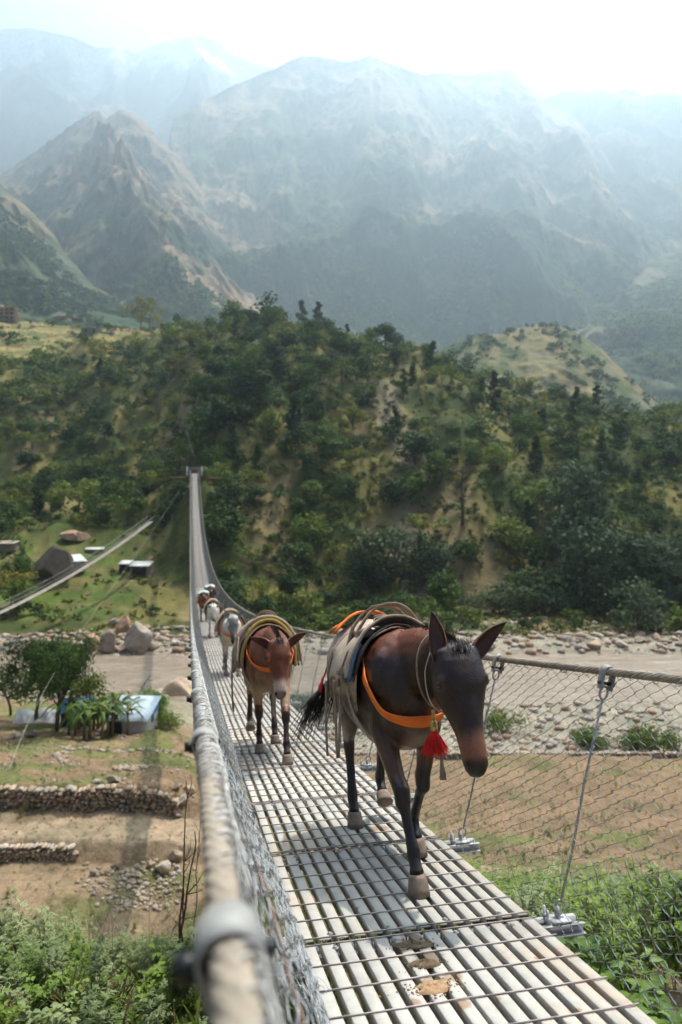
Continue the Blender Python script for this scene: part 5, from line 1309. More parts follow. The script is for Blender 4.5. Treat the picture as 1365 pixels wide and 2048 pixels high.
at('broadleaf_tree', 440, 1085, 90, 'shady dark tree just right of the footbridge halfway down the slope', wide=1.3)
at('broadleaf_tree', 455, 1160, 40, 'small round tree right of the footbridge near the valley floor', wide=1.3)
ridge = [(430, 40), (470, 62), (490, 45), (535, 66), (552, 50), (604, 62), (636, 66), (648, 45), (695, 38), (790, 40), (855, 46), (880, 34), (935, 40), (300, 44), (283, 60), (1060, 34), (1015, 30), (1130, 24), (1180, 22), (975, 36), (740, 26)]
for px, h in ridge:
    kd = 'conifer_tree' if px in (604, 636, 695) else ('pale_tree' if px in (283, 300, 430) else 'broadleaf_tree')
    d = float(np.interp(px, CREST_PX, CREST_D))*.985; x = (px-682.5)/FP*d; tree(kd, x, d, h/FP*d*1.15, {'conifer_tree': 'pointed conifer on the ridge line, ', 'pale_tree': 'thin pale tree on the ridge line, ', 'broadleaf_tree': 'rounded tree on the ridge line, '}[kd]+('left of the bridge end' if px < 388 else 'just right of the bridge end' if px < 480 else 'above the second mule' if px < 570 else 'at the flat white roof' if px < 612 else 'left of the first mule' if px < 700 else 'above the pack saddle' if px < 800 else 'above the first mule' if px < 890 else 'where the crest starts falling' if px < 1000 else 'low on its right-hand half'), group='trees on the ridge line: '+kd.replace('_', ' '), wide=1.05)

# bare trees
def bare_tree(name, px, py, hpx, label, seed, mat, d=None, lean=0.0, r0=.03, n=9, tall=True):
    g = ground_hit(px, py, 20, 420) if d is None else np.array([(px-682.5)/FP*d, d, tz((px-682.5)/FP*d, d)]); h = hpx/FP*g[1]
    q = random.Random(seed); root = empty(name, tuple(g-np.array([0, 0, .1]))); tag(root, label, 'tree')
    mb = MB(); pts = np.array([(lean*t*t+.01*math.sin(t*9), .01*math.cos(t*8), t) for t in np.linspace(0, 1, 9)])*h; mb.tube(pts, np.linspace(r0*h, r0*h*.2, 9), 7); mb.build('trunk', mat, root)
    mb = MB()
    def br(a, d_, L, r, lv):
        b = a+d_*L; m = (a+b)/2+np.array([q.gauss(0, .05)*L for _ in range(3)]); mb.tube([a, m, b], [r, r*.7, r*.3], 4)
        if lv > 0:
            for _j in range(3):
                dd = d_+np.array([q.gauss(0, .55) for _ in range(3)])+np.array([0, 0, .15]); dd /= np.linalg.norm(dd); br(m if _j == 0 else b, dd, L*q.uniform(.45, .7), r*.45, lv-1)
    for k in range(n):
        t = q.uniform(.35 if tall else .2, 1); a = pts[int(t*8)]; an = q.uniform(0, 6.28); dd = np.array([math.cos(an), math.sin(an), q.uniform(0.0, .6)]); dd /= np.linalg.norm(dd); br(a, dd, h*q.uniform(.14, .28)*(1.3-.6*t), r0*h*.32, 2)
    mb.build('branches', mat, root); return root
bare_tree('dead_tree', 925, 1052, 120, 'bare dead tree with a thick straight trunk on the open slope right of centre', 1, M_bark, r0=.036, n=16)
bare_tree('dead_tree', 988, 1118, 44, 'small leafless tree on the slope below the taller dead tree', 2, M_barkg, r0=.02, n=12, tall=False)
bare_tree('bare_tree', 268, 1392, 95, 'twisted nearly leafless tree leaning over the river behind the blue-roofed house', 3, M_barkg, d=74, lean=.35, r0=.03, n=11)

# near-left trees with clear trunks
def leafy_tree(name, px, d, hpx, label, seed, mat, wide=.9, quads=5200, leaf=.017, shape='flat', lobes=26, lean=0.0, low=.42):
    x = (px-682.5)/FP*d; z = tz(x, d); h = hpx/FP*d; q = random.Random(seed); root = empty(name, (x, d, z-.1)); tag(root, label, 'tree')
    (V, F), cs = crown_mesh(seed, 1, lobes, quads, leaf, shape, .5)
    V = V*np.array([h*wide, h*wide, h]); cs = cs[:, :3]*np.array([wide, wide, 1]); V[:, 0] += lean*h*(V[:, 2]/h)**2
    MB().add(V, F).build('crown', mat, root)
    mb = MB(); pts = np.array([(lean*t*t+.012*math.sin(t*7+seed), .01*math.cos(t*6), -.02+low*1.5*t) for t in np.linspace(0, 1, 8)])*h; mb.tube(pts, np.linspace(.024*h, .012*h, 8), 8)
    for c in cs[:14]:
        t = q.uniform(.5, 1); a = pts[int(t*7)]; b = c*h+np.array([lean*h*c[2]**2, 0, 0]); m = (a+b)/2-np.array([0, 0, .02*h]); mb.tube([a, m, b], [.010*h, .006*h, .002*h], 5)
    mb.build('trunk', M_bark, root); return root
leafy_tree('leafy_tree', 74, 70, 185, 'spreading tree with a bare trunk beside the white tarpaulin shack, leftmost full tree', 41, G_DARK, .9, lean=.1, quads=8500)
leafy_tree('leafy_tree', 116, 62, 205, 'tall slim-trunked tree in front of the banana plants, crown merging with its neighbour', 42, G_DARK, .66, lean=.03, quads=6500)
leafy_tree('leafy_tree', 22, 74, 130, 'leaning thin tree at the left edge behind the ploughed terraces', 43, G_DARK, .7, lean=-.25, quads=2600)
leafy_tree('leafy_tree', 175, 66, 120, 'bright green tree rising behind the banana plants', 44, G_YEL, .9, quads=2800, shape='round', low=.25, leaf=.022)
leafy_tree('leafy_tree', 240, 70, 78, 'slender young tree with loose foliage between the banana plants and the bare tree', 45, G_YEL, .7, quads=1300, shape='round', low=.3, leaf=.022)
leafy_tree('leafy_tree', 308, 66, 78, 'dense bright green bush right behind the blue-roofed house', 46, G_NEARD, .95, quads=3000, shape='round', low=.15, leaf=.024)
leafy_tree('leafy_tree', 342, 64, 50, 'low green bush to the right of the blue-roofed house', 47, G_MID, 1.1, quads=1800, shape='bush', low=.15, leaf=.03)
for i, (px, py, h, w, lab) in enumerate(((1012, 1470, 62, 1.2, 'green bush on the gravel bar seen beside the first mule\'s face'), (1168, 1492, 46, 1.3, 'leafy bush on the gravel bar left of the nearest right-hand hanger'), (1275, 1500, 58, 1.2, 'largest green bush on the gravel bar near the stone terrace edge'), (1325, 1510, 66, 1.0, 'taller thin bush on the gravel bar near the right edge'), (1200, 1500, 30, 1.3, 'small dark bush touching the stone terrace edge'), (628, 1430, 50, 1.5, 'grey-green scrub on the gravel behind the second mule\'s ears'), (600, 1420, 40, 1.3, 'low grey scrub seen through the netting right of the second mule'))):
    g = ground_hit(px, py, 40, 110); h_ = h/FP*g[1]; root = empty('riverside_bush', tuple(g-np.array([0, 0, .1]))); tag(root, lab, 'bush')
    (V, F), cs = crown_mesh(500+i, 1, 12, 1500, .035, 'bush', .5); V = V*np.array([h_*w, h_*w, h_*1.15]); MB().add(V, F).build('crown', G_GREY if i > 4 else G_MID, root)
    mb = MB()
    for c in cs[:8]: mb.tube([(0, 0, 0), c[:3]*h_*.6, c[:3]*h_], [.02*h_, .012*h_, .005*h_], 5)
    mb.build('stems', M_bark, root)

# banana plants beside the house
def banana(px, d, h, label, seed):
    x = (px-682.5)/FP*d; root = empty('banana_plant', (x, d, tz(x, d)-.05)); tag(root, label, 'plant', 'banana plants by the blue-roofed house'); q = random.Random(seed)
    mb = MB(); mb.tube([(0, 0, 0), (.03, .02, h*.3), (.0, .05, h*.6)], [.13, .11, .07], 8); mb.build('stem', simple('banana stem', (.20, .17, .08), .7, 0, .3, .3, 4) if 'banana stem' not in bpy.data.materials else bpy.data.materials['banana stem'], root)
    mb = MB()
    for k in range(11):
        a = q.uniform(0, 6.28); L = h*q.uniform(.5, .75); up = q.uniform(.25, 1.1); P = []; n = 9
        for t in np.linspace(0, 1, n):
            P.append((math.cos(a)*L*t*.75, math.sin(a)*L*t*.75, h*.55+L*(up*t-1.0*t*t*.9)))
        w = np.interp(np.linspace(0, 1, n), [0, .15, .5, .85, 1], [.02, .22, .30, .2, .02])*1.0
        strap(mb, P, w, (-math.sin(a), math.cos(a), 0), .004)
    mb.build('leaves', G_NEARD if seed % 2 else G_MID, root)
for i in range(13): banana(140+i*9.5+rnd.uniform(-2, 2), 61+rnd.uniform(-2, 3), rnd.uniform(3.0, 4.4), 'drooping banana plant left of the blue-roofed house, '+ORD[i]+' from the left', i)

# ------------------------------------------------------------------ stones
def stone_verts(q, sub=2, cuts=6, rough=.12):
    b = bmesh.new(); bmesh.ops.create_icosphere(b, subdivisions=sub, radius=1); V = np.array([v.co[:] for v in b.verts]); F = np.array([[v.index for v in f.verts] for f in b.faces]); b.free()
    for _c in range(cuts):
        n = q.normal(size=3); n /= np.linalg.norm(n); dd = q.uniform(.48, .85); s = V @ n; V = V-np.outer(np.clip(s-dd, 0, None), n)
    o = q.uniform(0, 99); V = V/np.abs(V).max(0)*.97; V = V*(1+rough*(fbm(V[:, 0]*1.7+o, V[:, 1]*1.7+V[:, 2]*1.3, 4, 5)[:, None]-.5)*2); return V, F
def rockmat(name, c, sc=1.2, dark=.5):
    t = NT(name); g = t.n('NewGeometry'); f = t.noise(sc, 9, .72, vec=g.outputs['Position'], dist=.3); f2 = t.noise(sc*9, 5, .7, vec=g.outputs['Position'])
    cc = t.ramp(f, [(.28, tuple(x*dark for x in c)), (.5, c), (.72, tuple(min(1, x*1.35) for x in c))]); cc = t.mix(1, cc, t.ramp(f2, [(.3, (.75, .74, .72)), (.7, (1.2, 1.2, 1.2))]), 'MULTIPLY'); t.bump(f2, .7, .06/sc)
    inf = t.n('ObjectInfo'); cc = t.mix(1, cc, t.ramp(inf.outputs['Random'], [(0, (.8, .78, .76)), (1, (1.18, 1.16, 1.12))]), 'MULTIPLY')
    return t.out(cc, .9, 0, .2)
R_GREY = rockmat('grey river rock', (.33, .285, .24)); R_TAN = rockmat('tan river rock', (.38, .29, .215)); R_RED = rockmat('reddish rock', (.30, .19, .13)); R_DARK = rockmat('dark weathered rock', (.095, .075, .062)); R_WALL = rockmat('field stone', (.30, .235, .17), 2.5)
RV = [stone_verts(np.random.default_rng(900+i), 4, 16, .16) for i in range(6)]
def boulder(px, py_base, wpx, hpx, mat, label, k, d=None, sink=.25, group=None, ang=None):
    g = ground_hit(px, py_base, 20, 420) if d is None else np.array([(px-682.5)/FP*d, d, tz((px-682.5)/FP*d, d)]); w = wpx/FP*g[1]/2; h = hpx/FP*g[1]/2
    V, F = RV[k % 6]; V = rotz(V, k*1.3)*np.array([w*1.08, w*.9, h*(1+sink)]); mb = MB().add(V, F); o = mb.build('boulder', mat, smooth=False)
    o.location = (g[0], g[1], g[2]+h*(1-sink*1.0)); tag(o, label, 'boulder', group); return o
boulder(277, 1300, 54, 56, R_GREY, 'largest pale grey boulder at the far water edge left of the bridge', 1)
boulder(219, 1300, 42, 42, R_GREY, 'rounded grey boulder left of the largest pale one at the water edge', 2)
boulder(184, 1296, 36, 34, R_RED, 'reddish boulder at the far water edge, leftmost of the big ones', 3)
boulder(246, 1268, 32, 38, R_RED, 'reddish-brown boulder squeezed behind the two grey ones', 4)
boulder(247, 1303, 24, 16, R_TAN, 'small flat tan boulder in the shallows before the grey ones', 5)
boulder(232, 1250, 30, 18, R_GREY, 'flat grey boulder up the bank behind the reddish one', 6)
boulder(104, 1155, 84, 62, R_DARK, 'huge dark boulder in front of the tin-roofed hut on the far bank', 7, sink=.3)
boulder(140, 1082, 40, 20, R_RED, 'weathered pinkish rock outcrop above the tin-roofed hut', 8)
boulder(160, 1080, 36, 22, R_RED, 'smaller pinkish outcrop right of its larger neighbour', 9)
boulder(362, 1385, 74, 46, R_TAN, 'smooth tan boulder lying in the near edge of the river by the handrail', 10, d=91, sink=.5)
boulder(328, 1390, 36, 24, R_GREY, 'pale boulder between the tan river boulder and the green bush', 11, d=90)
boulder(1190, 1296, 34, 18, R_TAN, 'largest pale stone on the far gravel shore right of the mules', 12)
boulder(1198, 1382, 14, 9, R_RED, 'small reddish stone standing out of the river', 13, d=98)
boulder(60, 1472, 32, 8, R_DARK, 'long dark flat rock lying in the terraced field', 14)
boulder(36, 1475, 20, 10, R_GREY, 'small grey rock beside the long dark one in the field', 15)
boulder(228, 1565, 30, 16, R_GREY, 'pale rounded boulder on top of the terrace just above the long stone wall', 16)
boulder(198, 1567, 18, 10, R_GREY, 'little rounded stone left of the pale boulder above the long wall', 17)
for i, (px, py, w) in enumerate(((188, 1752, 22), (212, 1748, 20), (234, 1738, 26), (325, 1745, 40), (300, 1735, 26), (352, 1722, 34), (355, 1740, 18), (378, 1585, 30), (353, 1580, 24), (366, 1610, 26))):
    boulder(px, py, w*.8, w*.6, R_WALL if i % 3 else R_GREY, 'rounded field stone among the rubble, '+ORD[sorted([188, 212, 234, 325, 300, 352, 355, 378, 353, 366].__iter__()).index(px) if px in (188, 212, 234, 325, 300, 352, 355, 378, 353, 366) else 0]+' of ten from the left', 20+i, group='loose stones on the lower terrace')
qq = random.Random(77)
for i in range(34):
    side = i % 2; px = qq.uniform(900, 1365) if side else qq.uniform(290, 420); py = qq.uniform(1268, 1303) if side else qq.uniform(1258, 1300); w = qq.uniform(10, 24)
    boulder(px, py, w, w*.55, [R_GREY, R_TAN, R_GREY][i % 3], (['wide', 'small', 'middling'][int(w) % 3]+' pale stone on the far shore '+('behind the first mule' if px < 1010 else 'right of the first mule' if px < 1150 else 'in the middle of the right-hand shore line' if px < 1270 else 'near the right edge')) if side else (['grey', 'tan', 'grey rounded'][i % 3]+' stone on the shore '+('beside the largest boulder' if px < 335 else 'midway to the bridge' if px < 375 else 'against the handrail')), i, group='shore stones right of the mules' if side else 'shore stones left of the bridge')

def scatter(name, pts, mat, seed, sub=1):
    q = np.random.default_rng(seed); pr = [stone_verts(np.random.default_rng(seed+i), sub, 4, .1) for i in range(8)]; mb = MB()
    P = np.array(pts); Z = terr(P[:, 0], P[:, 1])
    for i, (x, y, r) in enumerate(P):
        V, F = pr[q.integers(8)]; a = q.uniform(0, 6.28); S = np.array([q.uniform(.8, 1.3), q.uniform(.8, 1.3), q.uniform(.5, .85)])*r; mb.mi = int(q.integers(len(mat)))
        mb.add(rotz(V*S, a)+np.array([x, y, Z[i]+r*.25]), F)
    o = mb.build(name, mat); tag(o, kind='stuff'); return o
pts = []
for _i in range(8500):
    px = q.uniform(-150, 1550)
    if q.random() < .62: d = q.uniform(109.5, np.interp(px, [0, 600, 1400], [119, 128, 136])); 
    else: d = q.uniform(62, 88); px = q.uniform(520, 1550)
    r = .06+.5*q.random()**6
    if 108 < d < 120: r *= 1.5
    pts.append(((px-682.5)/FP*d, d, r))
scatter('shore_stones', pts, [R_GREY, R_TAN, R_GREY, R_RED], 50)
pts = [((px-682.5)/FP*d, d, r) for px, d, r in [(q.normal(280, 50), q.uniform(32.0, 35.6), .04+.12*q.random()**2.5) for _ in range(520)] if px < 400]
pts += [((q.uniform(-60, 395)-682.5)/FP*d, d, .04+.12*q.random()**3) for d in q.uniform(40, 66, 700)]
pts += [((q.normal(258, 20)-682.5)/FP*d, d, .10+.1*q.random()) for d in q.normal(44.6, .25, 70)]
pts += [((px-682.5)/FP*(d+.9*math.sin(px/40)), d+.9*math.sin(px/40), .08+.12*q.random()) for px, d in [(q.uniform(120, 395), q.normal(54, .3)) for _ in range(170)]]
pts += [((px-682.5)/FP*d, d, .08+.10*q.random()) for px, d in [(130+q.normal(0, 4)+12*math.sin(dd), dd) for dd in q.uniform(46, 52, 80)]]
scatter('field_stones', pts, [R_WALL, R_GREY, R_WALL], 60)

def stone_wall(P0, P1, hfun, label, seed, size=.26, thick=.5):
    P0 = np.array(P0, float); P1 = np.array(P1, float); L = np.linalg.norm(P1-P0); dr = (P1-P0)/L; nr = np.array([dr[1], -dr[0]])
    q = np.random.default_rng(seed); pr = [stone_verts(np.random.default_rng(seed+i), 2, 6, .06) for i in range(9)]; mb = MB(); s = 0.0
    cols_ = int(L/(size*.92)); ztop = 0
    for row in range(12):
        s = q.uniform(0, size)
        while s < L:
            w = size*q.uniform(.55, 1.5)*(1.25 if row == 0 else 1); zb, zt = hfun(s/L); zc = zb+(row+.5)*size*.60+q.normal(0, .03)
            if zc < zt:
                p = P0+dr*(s+w/2)+nr*(thick*.30*0+q.normal(0, .03)+.03*row*0); V, F = pr[q.integers(9)]
                V = rotz(V*np.array([1.05, 1, 1]), q.uniform(0, 6.28)); V = V*np.array([w*.60, thick*.5, size*.40*q.uniform(.9, 1.25)]); V = rotz(V, math.atan2(dr[1], dr[0]))
                mb.mi = int(q.integers(3)); mb.add(V+np.array([p[0], p[1], zc]), F)
            s += w*.98
    o = mb.build('stone_wall', [R_WALL, R_TAN, R_GREY]); tag(o, label, 'wall'); return o
def wx(px, d): return (px-682.5)/FP*d
stone_wall((wx(-420, 39.5), 39.6), (wx(352, 39.2), 39.3), lambda s: (-18.15-.35*s, -16.72-.45*sst(.9, 1, s)), 'long dry-stone retaining wall with larger base stones below the ploughed terrace', 70, .30, .6)
stone_wall((wx(-420, 35.8), 35.7), (wx(145, 35.9), 35.9), lambda s: (-19.0, -18.0+.0*s), 'lower rough dry-stone wall at the left edge under the earth path', 75, .24, .6)
stone_wall((wx(640, 61.2), 61.2), (wx(1600, 61.2), 61.2), lambda s: (-24.4, -23.15), 'low dark stone terrace edge between the brown field and the gravel on the right', 80, .30, .6)

# ------------------------------------------------------------------ dwellings
def tin(name, c, r=.45): 
    t = NT(name); w = t.n('TexWave'); w.inputs['Scale'].default_value = 4.0; w.inputs['Distortion'].default_value = .0; t.l(t.co(), w.inputs['Vector']); f = t.noise(.9, 5, .6); cc = t.ramp(f, [(.3, tuple(x*.78 for x in c)), (.7, tuple(min(1, x*1.1) for x in c))]); t.bump(w.outputs['Fac'], .6, .04); return t.out(cc, r, .2, .4)
M_tinb = tin('pale blue tin', (.46, .54, .60)); M_ting = tin('white tin', (.60, .60, .57)); M_tinbl = tin('bright blue tin', (.07, .22, .48)); M_blueP = simple('blue paint', (.04, .16, .36), .6)
M_plas = simple('lime plaster', (.52, .47, .40), .9, 0, .2, .15, 1.2); M_stonew = simple('mud stone wall', (.20, .165, .13), .95, 0, .1, .3, 1.5); M_tarp = simple('white tarpaulin', (.62, .60, .56), .6, 0, .3, .12, 1.0, .5, .05); M_darkop = simple('dark opening', (.02, .018, .016), .8)
M_brick = simple('brick', (.32, .17, .11), .9, 0, .1, .25, .8); M_conc2 = simple('bare concrete', (.33, .27, .22), .9, 0, .1, .2, .6)
def house(name, px, d, w, dep, h, rise, rz, wallm, roofm, label, cat='house', openings=(), over=.25, z=None, gable=False):
    """gable-ended house; local x along the eaves, -y faces the camera side. openings: (kind, wall, along, z, w, h)"""
    x = wx(px, d); zz = (tz(x, d) if z is None else z)-.15; r = empty(name, (x, d, zz), rz); tag(r, label, cat)
    mb = MB(); a, b = w/2, dep/2
    V = [(-a, -b, 0), (a, -b, 0), (a, b, 0), (-a, b, 0), (-a, -b, h), (a, -b, h), (a, b, h+(0 if gable else rise)), (-a, b, h+(0 if gable else rise))]
    F4 = [[0, 1, 5, 4], [1, 2, 6, 5], [2, 3, 7, 6], [3, 0, 4, 7]]
    mb.add(V, np.array(F4))
    if gable: mb.add([(-a, -b, h), (-a, b, h), (-a, 0, h+rise), (a, -b, h), (a, b, h), (a, 0, h+rise)], np.array([[0, 2, 1], [3, 4, 5]]))
    mb.build('walls', wallm, r); mb = MB(); o = over; t = .05
    def slab(y0, z0, y1, z1): 
        n = 1; V = [(-a-o, y0, z0), (a+o, y0, z0), (a+o, y1, z1), (-a-o, y1, z1)]; V = V+[(p[0], p[1], p[2]+t) for p in V]; mb.add(V, np.array([[0, 3, 2, 1], [4, 5, 6, 7], [0, 1, 5, 4], [1, 2, 6, 5], [2, 3, 7, 6], [3, 0, 4, 7]]))
    if gable: s = rise/b; slab(-b-o, h-o*s+.01, -.0, h+rise+.01); slab(b+o, h-o*s+.014, .0, h+rise+.014)
    else: s = rise/dep; slab(-b-o, h-o*s+.01, b+o, h+rise+o*s+.01)
    mb.build('roof', roofm, r)
    for (kd, wl, al, oz, ow, oh) in openings:
        mb = MB()
        if wl == 'f': mb.box((al, -b-.02, oz), (ow/2, .03, oh/2))
        elif wl == 'r': mb.box((a+.02, al, oz), (.03, ow/2, oh/2))
        else: mb.box((-a-.02, al, oz), (.03, ow/2, oh/2))
        mb.build(kd, M_blueP if kd != 'opening' else M_darkop, r)
    return r
hs = house('small_house', 266, 63, 3.3, 3.0, 1.5, .9, R(-5), M_plas, M_tinb, 'small plastered house with a pale blue tin roof beside the banana plants', openings=(('window', 'r', .1, 1.25, .5, .75), ('opening', 'f', -.9, .8, 1.1, 1.6)), gable=False, z=tz(wx(262, 63), 63)+.1)
mb = MB(); mb.add([(1.66, -1.5, 1.5), (1.66, 1.5, 1.5), (1.66, 1.5, 2.38)], np.array([[0, 1, 2]])); mb.box((1.69, 0, 1.49), (.02, 1.5, .05)); mb.build('gable_board', M_blueP, hs)
house('blue_shed', 152, 68, 2.2, 1.8, 1.6, .5, R(6), M_darkop, M_tinbl, 'blue-roofed shed half hidden behind the banana plants', 'shed')
def tarp_shack():
    x = wx(85, 71); r = empty('tarpaulin_shack', (x, 71, tz(x, 71)), R(5)); tag(r, 'low shack covered with a sagging white tarpaulin behind the leftmost tree', 'shack')
    n = 14; g = np.array([[(-3.2+6.4*i/(n-1), -1.8+3.6*j/(n-1), 1.55*(1-abs(j/(n-1)*2-1)**1.8)*(.85+.12*math.sin(i*1.1))+.12*math.sin(i*2.1+j)) for j in range(n)] for i in range(n)]); g = g*np.array([.72, .8, .85]); mb = MB(); sheet(mb, g, .02); mb.build('tarpaulin', M_tarp, r, smooth=True)
    for i in (-2.0, 0, 2.0): mb = MB(); mb.tube([(i, -.2, -.2), (i, -.2, 1.2)], .05, 6); mb.build('pole', M_bark, r)
tarp_shack()
house('tin_hut', 143, ground_hit(143, 1142, 100, 200)[1], 4.6, 3.6, 2.2, .9, R(38), M_stonew, M_ting, 'stone hut with a white tin roof behind the huge dark boulder', 'hut', openings=(('window', 'r', 0, 1.5, .7, .8), ('gable_board', 'f', 0, 2.05, 3.8, .5)))
house('tin_shed', 283, ground_hit(283, 1148, 100, 200)[1], 3.6, 2.6, 1.9, .5, R(-4), M_stonew, M_ting, 'dark open shed with a patched white tin roof right of the small footbridge', 'shed', openings=(('opening', 'f', 0, .9, 2.8, 1.5),))
house('lean_to', 252, ground_hit(252, 1142, 100, 200)[1], 2.0, 2.0, 1.7, .4, R(-4), M_darkop, M_ting, 'little lean-to shed joined to the left of the patched tin shed', 'shed')
house('tin_shelter', 190, ground_hit(190, 1106, 100, 200)[1], 3.4, 1.6, 1.0, .2, R(8), M_stonew, M_ting, 'tiny low white-roofed shelter to the right of the stone hut', 'shed')
house('long_shed', -10, 158, 9, 3, 1.6, .3, R(2), M_stonew, M_conc2, 'long low grey shed cut off by the left edge of the photo', 'shed')
def at_v(px, py, d): return -(py-937)/FP*d
house('long_house', 185, 430, 10.5, 6, 3.2, 1.2, R(-4), M_stonew, M_tinbl, 'long farmhouse with a bright blue roof on the upper terraces', z=at_v(185, 668, 430), openings=(('opening', 'f', -2.5, 1.6, 1.2, 1.8), ('opening', 'f', 2.5, 1.6, 1.2, 1.8)))
house('low_house', 216, 428, 7, 4, 1.8, .8, R(-8), M_stonew, M_ting, 'low house with a whitish roof just right of the blue-roofed farmhouse', z=at_v(216, 671, 428))
for px, py, d, w, m, lab in ((157, 638, 520, 8, M_ting, 'white-roofed house above and left of the blue farmhouse'), (125, 634, 540, 6, M_ting, 'small white-roofed house farther left above the terraces'), (141, 631, 545, 5, M_tinbl, 'tiny blue-roofed house high above the terraces'), (247, 656, 500, 6, M_ting, 'lone white-roofed house right of the blue farmhouse'), (320, 657, 470, 8, M_ting, 'pale shed roof on the terraces near the ridge'), (335, 658, 480, 7, M_ting, 'second pale shed roof on the terraces near the ridge, farther right')):
    house('far_house', px, d, w, 5, 2.0, .9, R(rnd.uniform(-8, 8)), M_stonew, m, lab, z=at_v(px, py+4, d))
house('far_house', 207, 1300, 12, 8, 5, 2, R(5), simple('pink wall', (.5, .35, .28)), simple('red roof', (.45, .07, .04)), 'distant red-roofed building high on the left foot of the mountain', 'building', z=at_v(207, 612, 1300))
house('long_roof', 580, 322, 7, 4, 1.2, .3, R(0), M_stonew, M_ting, 'flat white roof just showing over the ridge top', 'building', z=tz(wx(580, 319), 319)+.6)
def block():
    d = 520; x = wx(8, d); z = at_v(8, 650, d); r = empty('brick_building', (x, d, z), R(-6)); tag(r, 'unfinished four-storey brick building with open bays at the left edge above the fields', 'building')
    for k in range(4):
        mb = MB(); z0 = .2+k*2.95
        for xx in np.linspace(-9, 9, 6): mb.box((xx, -3.0, z0+1.35), (.22, .22, 1.35)); 
        mb.box((0, .4, z0+1.35), (8.9, 3.1, 1.32)); mb.build('storey', M_brick, r)
        mb = MB(); mb.box((0, 0, z0+2.8), (9.5, 4.0, .12)); mb.build('floor_slab', M_conc2, r)
        for xx in (-7.2, -3.6, 0, 3.6, 7.2): mb = MB(); mb.box((xx, -2.72, z0+1.3), (.8, .05, .75)); mb.build('window', M_darkop, r)
    mb = MB(); mb.box((-3, 0, 12.7), (2.2, 2, .9)); mb.build('roof_hut', M_conc2, r)
block()
# stay wires running up the slope behind the anchor block
P = np.array(BP(UM, 161, 3.0)); top = W(322, 705, 330)
for k, off in enumerate((-2.0, 0, 2.2)):
    s = np.linspace(0, 1, 30)[:, None]; pts = P+(top+np.array([off, 0, 0])-P)*s+np.array([0, 0, -1.])*4*9*s*(1-s)*0+np.array([0, 0, 1.0])*6*s*(1-s)
    mb = MB(); mb.tube(pts-P, .010, 3); o = mb.build('slope_wire', M_wire); o.location = tuple(P); tag(o, 'thin wire running up the wooded slope, '+['left', 'middle', 'right'][k]+' one of three', 'wire', 'wires running up the wooded slope')

# distant woods on the hills and mountain feet
def distant(name, seed, n, h0, h1, quads, leaf, vmax, pxr, mats, rs, sc, th, shape='bush'):
    X, D, Z, V = SURF[seed]; q = np.random.default_rng(rs); PXs = X/D*FP+682.5; ok = np.argwhere((V < vmax) & (PXs > pxr[0]) & (PXs < pxr[1]) & (fbm(X/sc, D/sc, 3, rs) > th)); ok = ok[q.integers(0, len(ok), n)]; pts = []
    for i, j in ok:
        i2 = min(i+1, X.shape[0]-1); j2 = min(j+1, X.shape[1]-1); a, b = q.random(), q.random(); f = lambda A: (A[i, j]*(1-a)+A[i2, j]*a)*(1-b)+(A[i, j2]*(1-a)+A[i2, j2]*a)*b
        pts.append((f(X), f(D), f(Z)-.5, q.uniform(h0, h1), int(q.integers(len(mats)))))
    mass(name, pts, mats, shape, quads, leaf, 6, rs)
distant('knoll_wood', 111, 1500, 3, 8, 60, .12, 1.0, (300, 1500), [G_DARK, G_MID, G_DARK], 71, 40, .50)
distant('foothill_wood', 33, 2600, 9, 20, 22, .20, .32, (330, 1300), [G_MID, G_MID, G_YEL, G_DARK], 72, 160, .50)
distant('valley_wood', 95, 3600, 7, 16, 22, .20, .8, (950, 1600), [G_DARK, G_MID], 73, 90, .47)
distant('foothill_wood', 57, 1500, 9, 18, 20, .20, .22, (-100, 640), [G_DARK, G_MID], 74, 110, .52)
distant('foothill_wood', 81, 2600, 6, 13, 22, .20, .7, (-200, 420), [G_DARK, G_MID], 75, 70, .48)
# ================================================================== FOREGROUND PLANTS
def leaf_blades(P, D, L, w, q, droop=.4, seg=3):
    """folded leaves: P roots (n,3), D directions; each leaf is seg*2 quads with a midrib crease"""
    n = len(P); D = D/np.linalg.norm(D, axis=1)[:, None]; up = np.array([0, 0, 1.])
    S = np.cross(D, up+q.normal(size=(n, 3))*.25); S /= np.linalg.norm(S, axis=1)[:, None]+1e-9; N = np.cross(S, D)
    L = np.broadcast_to(L, (n,)); w = np.broadcast_to(w, (n,)); rows = []
    ts = np.linspace(0, 1, seg+1); prof = np.interp(ts, [0, .35, .7, 1], [.12, 1, .7, .03])
    for t, pr_ in zip(ts, prof):
        c = P+D*(L*t)[:, None]-up*(droop*L*t*t)[:, None]
        rows.append(np.stack([c-S*(w*pr_)[:, None]+N*(w*pr_*.35)[:, None], c, c+S*(w*pr_)[:, None]+N*(w*pr_*.35)[:, None]], 1))
    V = np.stack(rows, 1).reshape(-1, 3); b = np.arange(n)[:, None, None]*(seg+1)*3; i = np.arange(seg)[None, :, None]; j = np.arange(2)[None, None]
    return V, np.stack([b+i*3+j, b+i*3+j+1, b+(i+1)*3+j+1, b+(i+1)*3+j], -1).reshape(-1, 4)
